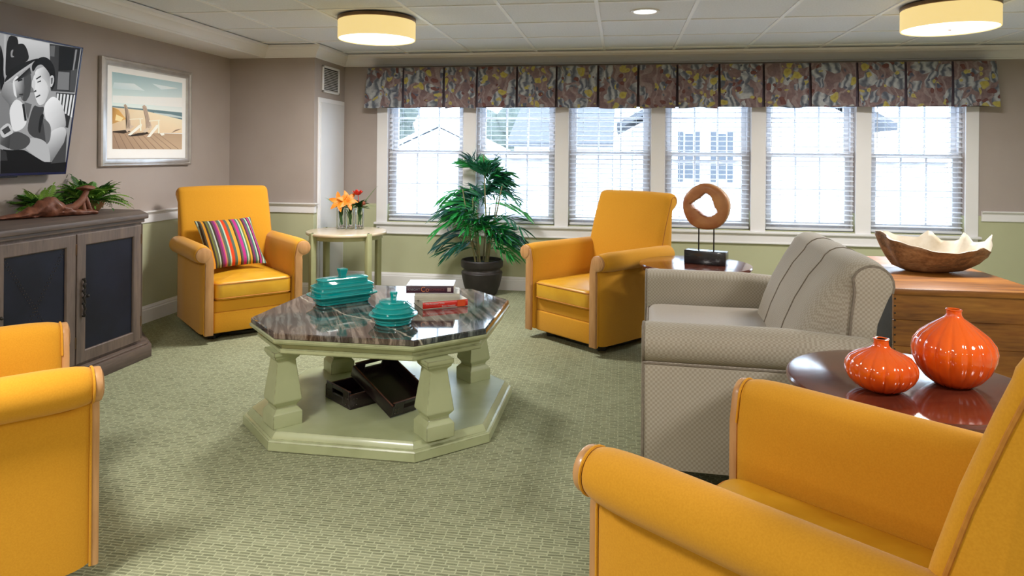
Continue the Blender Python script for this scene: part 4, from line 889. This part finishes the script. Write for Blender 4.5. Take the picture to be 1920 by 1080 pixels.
for i, (x, y) in enumerate(VX):
    t = thing('bud_vase', vl[i], 'vase', (x, y, .6052), R(8), 'glass bud vases on the cream table')
    b = B(); n = 4
    loft(b, [[(px, py, z) for px, py in rrect(w, w, .012, 4)] for w, z in ((.062, 0), (.068, .003), (.070, .09), (.070, .178), (.064, .178), (.062, .09), (.060, .012), (.05, .010))]); obj('glass_body', b, VGLASS, t, sharp=50)
    b = B(); rr = random.Random(i)
    for q in range(16):
        s = bmesh.new(); bmesh.ops.create_icosphere(s, subdivisions=1, radius=.008); join(b, s, Matrix.Translation((rr.uniform(-.02, .02), rr.uniform(-.02, .02), .019 + .007 * (q % 3))) @ Matrix.Diagonal((1.2, 1, .7, 1)))
    po = obj('pebbles', b, PEBBLE, t); po['kind'] = 'stuff'
    b = B()
    for q in range(4):
        a = rr.uniform(0, 6.28); tube(b, [(.012 * math.cos(a), .012 * math.sin(a), .025), (.006 * math.sin(a), .01 * math.cos(a), .12), (.016 * math.cos(a + 1), .016 * math.sin(a + 1), .205)], .0036, 6)
    for q in range(5): a = rr.uniform(0, 6.28); leaf(b, (.008 * math.cos(a), .008 * math.sin(a), .06 + .02 * q), (math.cos(a) * .3, math.sin(a) * .3, 1), .08, .026, .1)
    obj('stems', b, FERN[2], t)
    b = B()
    if i == 0:
        for q in range(24): a = rr.uniform(0, 6.28); leaf(b, (0, 0, .18), (math.cos(a), math.sin(a), rr.uniform(.2, 1.2)), .08, .03, .3)
        obj('foliage', b, FERN[2], t)
        for (ox, oy, oz), dr in (((-.005, -.045, .235), (-.05, -1, .35)), ((.062, -.03, .245), (.35, -.9, .45))):
            b = B(); dz = Vector(dr).normalized(); sx = dz.cross(Vector((0, 0, 1))).normalized(); sy = sx.cross(dz)
            for q in range(6):
                a = R(60 * q + 15); dd = sx * math.cos(a) + sy * math.sin(a) + dz * .55; leaf(b, Vector((ox, oy, oz)), dd, .088, .046, .42, dz, 6, .12)
            fl = obj('lily', b, LILY, t, sharp=80)
            b = B()
            for q in range(5):
                a = R(72 * q); e = Vector((ox, oy, oz)) + dz * .045 + (sx * math.cos(a) + sy * math.sin(a)) * .016; tube(b, [(ox, oy, oz), tuple(e)], .0014, 5); tube(b, [tuple(e - sx * .004), tuple(e + sx * .004)], .0026, 5)
            obj('stamens', b, LILYC, fl)
        b = B(); sprig(b, (-.01, 0, .185), (-1, .1, .75), .15, 12, .035, .006, .1); obj('fern_sprig', b, FERN[0], t)
    elif i == 1:
        for q in range(14): a = rr.uniform(0, 6.28); leaf(b, (0, 0, .175), (math.cos(a), math.sin(a), .9), .085, .028, .3)
        obj('foliage', b, FERN[0], t)
        b = B(); lathe(b, [(.003, 0), (.013, .015), (.014, .03), (.006, .048), (0, .052)], 10, Matrix.Translation((.0, .0, .24))); tube(b, [(0, 0, .17), (0, 0, .245)], .003, 5); obj('green_bud', b, FERN[1], t)
    else:
        for q in range(30): a = rr.uniform(0, 6.28); leaf(b, (0, 0, .17 + .05 * rr.random()), (math.cos(a), math.sin(a), rr.uniform(.2, 1.3)), .09, .034, .3)
        obj('foliage', b, FERN[2], t)
        b = B(); c = Vector((-.012, -.02, .315)); tube(b, [(0, 0, .17), tuple(c)], .003, 5)
        for ring, (n, rad, el, L) in enumerate(((3, .006, 1.9, .05), (5, .012, 1.2, .05), (6, .016, .75, .048))):
            for q in range(n): a = 2 * PI * q / n + ring; leaf(b, c + Vector((rad * math.cos(a), rad * math.sin(a), -.02)), (math.cos(a), math.sin(a), el), L, .036, -.15, (0, 0, 1), 5, .15)
        obj('rose', b, ROSE, t, sharp=80)
        b = B(); s = bmesh.new(); bmesh.ops.create_icosphere(s, subdivisions=2, radius=.018); join(b, s, Matrix.Translation((.045, -.03, .225))); tube(b, [(0, 0, .17), (.045, -.03, .225)], .003, 5); obj('rust_bud', b, RUST, t)
        b = B(); sprig(b, (.01, 0, .19), (.72, .05, 1), .22, 14, .04, .007, .05); sprig(b, (.01, 0, .19), (1, -.2, .25), .13, 10, .02, .005, .15); obj('fern_sprig', b, FERN[0], t)

# wooden ring on a black stand
rg = thing('ring_sculpture', 'wooden ring with a ragged hole on two rods over a black block', 'sculpture', (.520, 4.365, .6003), R(-21))
b = B(); box(b, -.125, .125, -.042, .042, 0, .082, .003, 2); obj('stand_block', b, BLACKG, rg)
b = B(); n = 56; rr = random.Random(5); tmp = bmesh.new()
hole = [(-22, .088), (-5, .062), (15, .055), (40, .062), (62, .072), (85, .085), (100, .078), (125, .062), (150, .070), (172, .096), (186, .088), (205, .064), (235, .056), (260, .066), (285, .078), (315, .082), (338, .088)]
def hr(a):
    a = a % 360
    if a > 338: a -= 360
    for (a0, r0), (a1, r1) in zip(hole, hole[1:]):
        if a0 <= a <= a1: return r0 + (r1 - r0) * (a - a0) / (a1 - a0)
    return .07
secs = []
for i in range(n):
    a = 360 * i / n; ca, sa = math.cos(R(a)), math.sin(R(a)); ri = hr(a) * .92 + rr.uniform(-.0025, .0025); ro = .143 + .0015 * math.sin(5 * R(a))
    T = .034
    secs.append([(ca * q + (-.004 if q < .12 else 0), y, sa * q + (0.006 if q < .12 else 0)) for q, y in ((ri, -T * .7), (ri + .006, -T), ((ri + ro) / 2, -T * 1.06), (ro - .012, -T), (ro - .003, -T * .75), (ro, 0), (ro - .003, T * .75), (ro - .012, T), (ri + .006, T), (ri, T * .7))])
loft(b, secs, False, Matrix.Translation((0, 0, .352)), closed=True)
rgo = obj('wooden_ring', b, [RINGW, RINGE], rg, sharp=50)
for p in rgo.data.polygons:
    c = p.center
    if abs(p.normal.y) < .62 and (c.x ** 2 + (c.z - .352) ** 2) > .13 ** 2: p.material_index = 1
for x in (-.046, .046):
    b = B(); lathe(b, [(0, .08), (.0042, .08), (.0042, .222), (0, .222)], 12, Matrix.Translation((x, 0, 0))); obj('rod', b, IRON, rg)

# ribbed orange vases
def gourd(label, x, y, rad, h, prof, nr):
    t = thing('orange_vase', label, 'vase', (x, y, .6003), R(10), 'ribbed orange gourd vases')
    pr = [(r * rad, z * h) for r, z in prof]
    b = B()
    def rib(a, f):
        k = math.sin(PI * min(1, max(0, f * 1.12))) ** .6 if f < .9 else 0
        return 1 - .055 * k * (1 - abs(math.sin(a * nr / 2))) ** 2.2
    lathe(b, pr, 144, ribs=rib); obj('vase_body', b, ORANGE, t, sharp=70)
    b = B(); rn = pr[-1][0]; lathe(b, [(rn * .97, h * .985), (rn * 1.08, h * .992), (rn * 1.08, h * 1.002), (rn * .9, h * 1.008), (rn * .74, h * 1.0), (rn * .70, h * .92), (0, h * .9)], 40); obj('vase_lip', b, ORANGE, t)
G1 = [(0, 0), (.40, 0), (.47, .01), (.72, .10), (.90, .22), (.985, .34), (1, .44), (.965, .54), (.84, .645), (.62, .725), (.40, .785), (.27, .83), (.215, .88), (.20, .94), (.205, .985)]
G2 = [(0, 0), (.36, 0), (.43, .008), (.66, .09), (.86, .22), (.97, .36), (1, .47), (.955, .57), (.80, .68), (.56, .775), (.35, .85), (.225, .895), (.185, .93), (.175, .96), (.18, .985)]
gourd('smaller squat orange ribbed vase, left on the dark round table', .735, 2.10, .095, .146, G1, 16)
gourd('larger orange ribbed vase, right on the dark round table', .962, 2.185, .110, .220, G2, 17)

# ---------------------------------------------------------------- trunk and root bowl
tk = thing('pine_trunk', 'honey pine trunk behind the loveseat, carrying the root bowl', 'chest', (1.385, 3.79, 0))
b = B()
for i in range(4):
    z0 = .03 + i * .1345; box(b, 0, .70, 0, .022, z0, z0 + .1335, .002, 1)
obj('front_boards', b, PINE, tk, flat=True)
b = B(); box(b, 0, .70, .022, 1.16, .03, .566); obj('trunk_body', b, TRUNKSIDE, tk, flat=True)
b = B(); box(b, -.01, .71, -.008, 1.17, 0, .045, .004, 1); obj('base_skirt', b, PINE, tk)
b = B(); box(b, -.016, .716, -.025, 1.178, .5665, .5985, .006, 2); ld = obj('lid', b, PINE, tk)
b = B()
for i in range(14): 
    s = bmesh.new(); bmesh.ops.create_uvsphere(s, u_segments=8, v_segments=5, radius=.005); join(b, s, Matrix.Translation((.006, -.001, .06 + i * .037)))
obj('edge_nails', b, BRASS, tk)

rb = thing('root_bowl', 'long carved teak root bowl with a pale hollow, on the pine trunk', 'bowl', (1.80, 4.36, .599), R(-4))
b = B(); n = 72; rows = []; rr = random.Random(3)
def rim(a):   # height of the ragged rim round the bowl, a in degrees (270 faces the room)
    pts = [(0, .225), (10, .215), (22, .175), (33, .165), (44, .225), (52, .17), (68, .165), (84, .225), (96, .18), (112, .185), (135, .215), (152, .21), (168, .225), (185, .228), (200, .215), (222, .185), (243, .160), (265, .135), (285, .128), (305, .142), (320, .160), (334, .135), (343, .105), (351, .17), (360, .225)]
    for (a0, r0), (a1, r1) in zip(pts, pts[1:]):
        if a0 <= a <= a1: t = (a - a0) / (a1 - a0); t = t * t * (3 - 2 * t); return r0 + (r1 - r0) * t
    return .2
def shape(a, f):   # horizontal extent at wall fraction f
    ca, sa = math.cos(R(a)), math.sin(R(a)); e = 1 + .05 * math.sin(3 * R(a) + 1) + .03 * math.sin(7 * R(a))
    return ca * .305 * e * f, sa * .165 * e * f
outer, inner = [], []
for k, f in enumerate((0, .30, .52, .70, .84, .94, 1.0)):
    r1 = []
    for i in range(n):
        a = 360 * i / n; h = rim(a); x, y = shape(a, .36 + .64 * f ** .8); z = h * f ** 1.7
        g = .006 * mnoise.noise(Vector((x * 16, y * 16, z * 30))) + .004 * math.sin(z * 160 + x * 20)
        r1.append((x * (1 + g / .25) - .03 * (1 - f) , y * (1 + g / .2), z))
    outer.append(r1)
for k, f in enumerate((1.0, .93, .8, .6, .38, .15)):
    r1 = []
    for i in range(n):
        a = 360 * i / n; h = rim(a); x, y = shape(a, (.34 + .60 * f ** .8) if f < 1 else .965); z = max(.028, h * f ** 1.8 + (.0 if f < 1 else .002))
        r1.append((x - .03 * (1 - f), y, z))
    inner.append(r1)
loft(b, outer + inner); bo = obj('root_shell', b, [BARK, PALEW], rb, sharp=70)
for p in bo.data.polygons:
    c = p.center
    if p.index >= n * len(outer) - n and p.index < n * (len(outer) + len(inner) - 1) + 5: p.material_index = 1

# ---------------------------------------------------------------- console cabinet with canted corner
cb = thing('console_cabinet', 'long weathered brown console cabinet with dark leather doors under the television', 'cabinet', (0, 0, 0))
Y0, Y1 = 1.76, 3.80; XF = -2.895
def cant(xf, y1, xc=-3.10, back=-3.44, y0=Y0): return [(back, y0), (xf, y0), (xf, y1), (xf - (xf - xc), y1 + (xf - xc)), (back, y1 + (xf - xc))]
b = B(); prism(b, cant(XF, Y1), .09, .85); obj('body', b, WALNUT_V, cb, flat=True)
b = B(); P = cant(XF + .032, Y1 + .022)
prism(b, P, .850, .881, 'z', .006); obj('cabinet_top', b, WALNUT, cb)
b = B(); prism(b, cant(XF + .014, Y1 + .01), .828, .851, 'z', .003); obj('cornice', b, WALNUT, cb)
b = B(); prism(b, cant(XF + .050, Y1 + .035), 0, .078, 'z', .003); prism(b, cant(XF + .034, Y1 + .022), .076, .094, 'z', .008); obj('plinth', b, WALNUT, cb)
dw = .505
for k in range(4):
    ya = Y1 - .02 - dw * (k + 1) + .004; yb = Y1 - .02 - dw * k - .004; za, zb_ = .112, .812
    b = B(); pr = [(XF, 0), (XF + .016, 0), (XF + .018, .003), (XF + .018, .060), (XF + .014, .065), (XF, .066)]
    loft(b, [[(x, yy + sy * d_, zz + sz * d_) for x, d_ in pr] for yy, zz, sy, sz in ((ya, za, 1, 1), (yb, za, -1, 1), (yb, zb_, -1, -1), (ya, zb_, 1, -1))], False, closed=True)
    dro = obj('door', b, WALNUT_V, cb, sharp=25)
    b = B(); box(b, XF - .002, XF + .007, ya + .060, yb - .060, za + .066, zb_ - .066); obj('leather_panel', b, LEATHER, dro, flat=True)
    b = B(); py0, py1, pz0, pz1 = ya + .07, yb - .07, za + .076, zb_ - .076
    if k % 2 == 1:
        for q in range(34):
            f = q / 33
            for zz in (pz0 + (pz1 - pz0) * f, pz1 - (pz1 - pz0) * f):
                for dd in (-.008, .008):
                    s = bmesh.new(); bmesh.ops.create_icosphere(s, subdivisions=1, radius=.0032); join(b, s, Matrix.Translation((XF + .0075, py0 + (py1 - py0) * f + dd, zz)))
        o = obj('nailheads', b, BRASS, dro); o['kind'] = 'stuff'
    else: b.free()
    # long wrought handle on the stile away from the hinge
    hy = ya + .040 if k % 2 == 0 else ya + .016
    b = B(); tube(b, [(XF + .030, hy + .004 * math.sin(i * 1.9), .36 + i * .011) for i in range(20)], [.004 + .0035 * abs(math.sin(i * 1.1)) for i in range(20)], 7)
    for zz in (.365, .465, .565): tube(b, [(XF + .016, hy, zz), (XF + .03, hy, zz)], .005, 6)
    for i in range(5): s = bmesh.new(); bmesh.ops.create_icosphere(s, subdivisions=1, radius=.0085); join(b, s, Matrix.Translation((XF + .028, hy + (-1) ** i * .006, .40 + i * .034)))
    s = bmesh.new(); bmesh.ops.create_icosphere(s, subdivisions=2, radius=.009); join(b, s, Matrix.Translation((XF + .036, hy + .018, .472)))
    obj('handle', b, IRON, dro)
    b = B(); hb = yb + .002 if k % 2 == 1 else yb + .002
    b.free()
    for zz in (.20, .70): b = B(); lathe(b, [(0, 0), (.006, 0), (.006, .06), (0, .06)], 10, Matrix.Translation((XF + .016, hb, zz))); obj('hinge', b, BRONZE, dro)
b = B(); q = (XF - .004, Y1 + .004)
for (u0, u1, z0, z1) in ((.03, .07, .11, .815), (.20, .24, .11, .815), (.07, .20, .11, .17), (.07, .20, .755, .815)):
    box(b, u0, u1, -.004, .012, z0, z1, .002, 1, Matrix.Translation((XF, Y1, 0)) @ Matrix.Rotation(R(135), 4, 'Z') @ Matrix.Diagonal((1, -1, 1, 1)))
obj('corner_panel', b, WALNUT_V, cb)

# ---------------------------------------------------------------- driftwood and fern bowls on the cabinet
CT = .8813
dwd = thing('driftwood', 'reddish driftwood root lying along the cabinet top in front of the ferns', 'driftwood', (-3.20, 3.515, CT), R(66))
# local +x runs to the right along the cabinet
b = B(); top = [(-.40, .012), (-.30, .022), (-.22, .030), (-.15, .062), (-.10, .095), (-.06, .118), (-.035, .114), (0, .085), (.04, .056), (.08, .040), (.13, .034), (.17, .030), (.20, .020)]
def hat(x):
    for (x0, h0), (x1, h1) in zip(top, top[1:]):
        if x0 <= x <= x1: t = (x - x0) / (x1 - x0); return h0 + (h1 - h0) * (t * t * (3 - 2 * t))
    return top[-1][1]
secs = []; NS = 64
for i in range(NS + 1):
    x = -.40 + .60 * i / NS; h = hat(x); w = .026 + .022 * math.sin(PI * i / NS); r1 = []
    for k in range(28):
        a = 2 * PI * k / 28; y = w * math.cos(a); z = h / 2 + h / 2 * math.sin(a); q = Vector((x, y, z))
        g = .30 * mnoise.noise(q * 26) + .22 * mnoise.noise(Vector((x * 30, y * 95, z * 70)) + Vector((5, 3, 1))) + .10 * mnoise.noise(q * 150)
        r1.append((x, y * (1 + g), max(0, h / 2 + (z - h / 2) * (1 + .6 * g))))
    secs.append(r1)
loft(b, secs); obj('root_body', b, DRIFT, dwd, sharp=70)
b = B(); tube(b, [(.02, -.01, .040), (.07, -.015, .050), (.115, -.01, .088), (.135, 0, .118), (.150, .002, .150)], [.026, .022, .020, .017, .013], 10)
tube(b, [(.132, 0, .112), (.150, .0, .075), (.166, .005, .035), (.180, .01, .006)], [.016, .013, .012, .014], 10)
tube(b, [(.120, 0, .10), (.125, -.01, .06), (.128, -.02, .006)], [.014, .010, .012], 8); obj('root_arm', b, DRIFT, dwd, sharp=70)
b = B(); loft(b, [[(.145 + rx * math.cos(a) * (1 + .15 * math.sin(3 * a)), .002 + ry * math.sin(a), z + .004 * math.sin(2 * a)) for a in [2 * PI * k / 18 for k in range(18)]] for rx, ry, z in ((.012, .012, .142), (.030, .024, .150), (.052, .036, .157), (.050, .034, .163), (.026, .02, .170), (.006, .006, .172))]); obj('root_cap', b, DRIFT, dwd, sharp=70)

def fern(name, label, x, y, rb_, hb, m, nf, L, seed, prof, az0=0, az1=360):
    t = thing(name, label, 'plant', (x, y, CT), 0, 'ferns on the cabinet')
    b = B(); lathe(b, prof, 36); obj('bowl', b, m, t, sharp=50)
    b = B(); lathe(b, [(0, hb - .012), (rb_ * .8, hb - .014), (rb_ * .9, hb - .020), (0, hb - .03)], 24); obj('soil', b, SOIL, t)
    rr = random.Random(seed)
    for i in range(nf):
        a = R(az0 + (az1 - az0) * (i + rr.random() * .6) / nf); el = rr.uniform(.2, 2.4); l = L * rr.uniform(.65, 1.05) * (1 if el > .5 else .9)
        if math.cos(a) > .1 and x < -3.3: l *= .62; el = max(el, 1.0)
        b = B(); sprig(b, (rb_ * .35 * math.cos(a), rb_ * .35 * math.sin(a), hb - .02), (math.cos(a), math.sin(a), el), l, 12, .040 * rr.uniform(.8, 1.2), .0115, rr.uniform(.25, .55))
        for v_ in b.verts: v_.co.z = max(v_.co.z, .006)
        obj('frond', b, FERN[[0, 1, 0, 2, 1][i % 5]], t, sharp=80)
fern('potted_fern', 'bushy green fern in a brown shallow bowl, right on the cabinet', -3.285, 3.84, .085, .075, TERRA, 110, .255, 2, [(0, 0), (.045, 0), (.05, .004), (.075, .035), (.088, .072), (.086, .078), (.080, .074), (.066, .05), (0, .045)])
fern('potted_fern', 'smaller dark fern in a low ochre bowl behind the driftwood', -3.362, 3.565, .075, .06, OCHRE, 84, .19, 9, [(0, 0), (.045, 0), (.05, .004), (.072, .03), (.08, .056), (.078, .061), (.072, .057), (.06, .04), (0, .035)])

# ---------------------------------------------------------------- television and framed print on the left wall
kk = .113 / .771
tv = thing('television', 'flat wall television tilted down, showing two men in black and white', 'television')
TILT = Matrix(((0, kk / math.sqrt(1 + kk * kk), 1 / math.sqrt(1 + kk * kk), -3.363), (1, 0, 0, 0), (0, 1 / math.sqrt(1 + kk * kk), -kk / math.sqrt(1 + kk * kk), 1.118), (0, 0, 0, 1)))
tv.matrix_world = TILT   # local x runs along the wall, y up the tilted screen, z out of it
TU0, TU1, TVH = 2.335, 3.735, .781
b = B(); box(b, TU0, TU1, 0, TVH, -.032, -.0015, .004, 1); box(b, TU0 + .2, TU1 - .2, .1, .6, -.06, -.03, .01, 1); obj('tv_case', b, BEZEL, tv)
b = B(); fw = .010
box(b, TU0, TU1, TVH - fw, TVH, -.002, .003, .001, 1); box(b, TU0, TU1, 0, .014, -.002, .003, .001, 1); box(b, TU0, TU0 + fw, 0, TVH, -.002, .003, .001, 1); box(b, TU1 - fw, TU1, 0, TVH, -.002, .003, .001, 1); obj('tv_bezel', b, M('navy_tv_bezel', (.012, .014, .07), (.015, .016, .06), rough=.2), tv)
b = B(); box(b, TU0 + .45, TU1 - .33, -.012, .002, -.028, -.006, .003, 1); obj('speaker_bar', b, BEZEL, tv)
REST = [([60, 60, 35, 35], [(TU0 + fw, .012), (3.3, .012), (3.18, TVH - fw), (TU0 + fw, TVH - fw)]), (120, [(2.45, .3), (2.6, .3), (2.6, .75), (2.45, .75)]), (120, [(2.7, .3), (2.85, .3), (2.85, .75), (2.7, .75)]), (20, [(TU0 + fw, .012), (3.3, .012), (3.25, .2), (TU0 + fw, .18)])]
picture('screen_picture', REST + TV_SHAPES, lambda u, v, z: (min(u, TU1 - .006), max(.008, min(v, TVH - .006)), -.0012 + z), SCREEN, tv, .00004)
b = B(); box(b, -3.4545, -3.435, 2.83, 3.25, 1.33, 1.70, .003, 1); box(b, -3.44, -3.345, 2.95, 3.0, 1.42, 1.62, .003, 1); box(b, -3.44, -3.345, 3.08, 3.13, 1.42, 1.62, .003, 1); mo = obj('wall_mount', b, BLACK, tv); mo.matrix_parent_inverse = TILT.inverted()

fp = thing('framed_print', 'silver framed beach photograph of two wooden deck chairs by the sea', 'picture', (0, 0, 0))
FY0, FY1, FZ0, FZ1 = 4.103, 5.07, 1.157, 1.899
b = B(); PR = [(-3.4545, 0), (-3.428, 0), (-3.418, .006), (-3.416, .016), (-3.424, .022), (-3.422, .030), (-3.424, .048), (-3.432, .054), (-3.440, .055), (-3.4545, .055)]
loft(b, [[(x, cyy + sy * d, czz + sz * d) for x, d in PR] for cyy, czz, sy, sz in ((FY0, FZ0, 1, 1), (FY1, FZ0, -1, 1), (FY1, FZ1, -1, -1), (FY0, FZ1, 1, -1))], False, closed=True); obj('frame', b, SILVER, fp, sharp=25)
b = B(); box(b, -3.452, -3.4385, FY0 + .04, FY1 - .04, FZ0 + .04, FZ1 - .04); obj('mat_board', b, MATB, fp, flat=True)
picture('photograph', PRINT_SHAPES, lambda u, v, z: (-3.4383 + z, u, v), PRINT, fp, .00006, soft=False)

# ---------------------------------------------------------------- potted palm
pp = thing('potted_palm', 'tall bamboo palm in a charcoal clay pot on the floor before the windows', 'plant', (-1.235, 6.10, 0))
b = B(); lathe(b, [(0, 0), (.125, 0), (.135, .006), (.165, .09), (.182, .17), (.186, .198), (.182, .205), (.168, .212), (.162, .228), (.168, .244), (.186, .250), (.190, .258), (.190, .305), (.184, .314), (.172, .314), (.168, .29), (.16, .27), (0, .27)], 56); po = obj('pot', b, POT, pp, sharp=30)
b = B(); lathe(b, [(.183, .200), (.1835, .206), (.1695, .213), (.1635, .228), (.1695, .243), (.187, .2495), (.184, .247), (.160, .23), (.17, .205)], 56); obj('pot_band', b, POTB, po, sharp=40)
b = B(); lathe(b, [(0, .292), (.10, .290), (.169, .284), (.165, .272), (0, .272)], 40); obj('soil', b, SOIL, pp)
rr = random.Random(11)
canes = []
for i in range(11):
    a = 2 * PI * i / 11 + rr.uniform(-.2, .2); r0 = rr.uniform(.02, .085); lean = rr.uniform(.03, .17); h = rr.uniform(.45, .95)
    if i == 0: lean, h = -.03, 1.08
    p0 = Vector((r0 * math.cos(a), r0 * math.sin(a) * .7, .28)); p1 = p0 + Vector((lean * math.cos(a), lean * math.sin(a) * .45, h * .5)); p2 = p0 + Vector((lean * 1.7 * math.cos(a), lean * 1.2 * math.sin(a) * .45, h - .1))
    b = B(); tube(b, [p0, (p0 + p1) / 2, p1, (p1 + p2) / 2, p2], [.0085, .008, .007, .006, .005], 7); obj('cane', b, CANE, pp); canes.append((p0, p1, p2))
def frond(p, az, el, L, mi, droop, seed):
    q = random.Random(seed); d = Vector((math.cos(az), math.sin(az), el)).normalized(); n = 8; pts = []
    for i in range(n + 1):
        t = i / n; pts.append(p + d * L * t - Vector((0, 0, 1)) * droop * L * t * t)
    b = B(); tube(b, pts, [.0032 * (1 - .75 * i / n) for i in range(n + 1)], 4)
    s = d.cross(Vector((0, 0, 1))).normalized(); nr = s.cross(d); roll = q.uniform(-.6, .6); s, nr = s * math.cos(roll) + nr * math.sin(roll), nr * math.cos(roll) - s * math.sin(roll)
    for i in range(2, n + 1):
        t = i / n; tan = (pts[i] - pts[i - 1]).normalized(); ll = (.07 + L * (.40 - .22 * abs(t - .5))) * q.uniform(.8, 1.2)
        for sd in (-1, 1): leaf(b, pts[i] - tan * L * .05 * (sd > 0), tan * q.uniform(.45, .95) + s * sd * q.uniform(.8, 1.2) + nr * q.uniform(-.35, .45), ll, .0185, q.uniform(.0, .45), nr + s * sd * .5, 5, .15)
    leaf(b, pts[-1], tan, L * .40, .017, .2, nr, 5, .15)
    # keep leaves clear of the blinds behind
    for v in b.verts:
        lim = .125
        if v.co.y > lim: v.co.y = lim - .03 * (1 - math.exp(-(v.co.y - lim) * 6)) * math.sin(v.co.x * 60 + v.co.z * 40)
    obj('frond', b, PALM[mi], pp, sharp=80)
sd = 100
spec = []   # (azimuth, height, rise, length, droop)
for k in range(15):
    spec.append(((k * 137.5 + 60) % 360, 1.0 + .16 * ((k * .618) % 1), rr.uniform(.6, 2.6), rr.uniform(.14, .20), .2))
for k in range(62):
    z = .46 + .58 * ((k * .618) % 1); wide = 1.1 if z < .72 else 1.0 if z < .9 else .8
    spec.append(((k * 137.5) % 360, z, rr.uniform(.35, 1.1), rr.uniform(.22, .32) * wide, rr.uniform(.3, .6)))
for az, z, L in ((180, .56, .36), (197, .66, .38), (172, .80, .38), (188, .92, .31), (0, .56, .34), (-18, .68, .37), (10, .80, .36), (-8, .92, .28), (215, .46, .30), (-35, .46, .30), (165, .42, .34), (15, .44, .28), (185, .50, .36), (200, .40, .30), (-15, .40, .26)): spec.append((az, z, .5, L, .6))
for az, z, el, L, dr in spec:
    a = R(az); frond(Vector((.05 * math.cos(a), .03 * math.sin(a), z)), a, el, L * (1 if abs(math.cos(a)) > .5 else .85), [0, 2, 1, 0, 1, 2, 0, 1][sd % 8], dr, sd); sd += 1
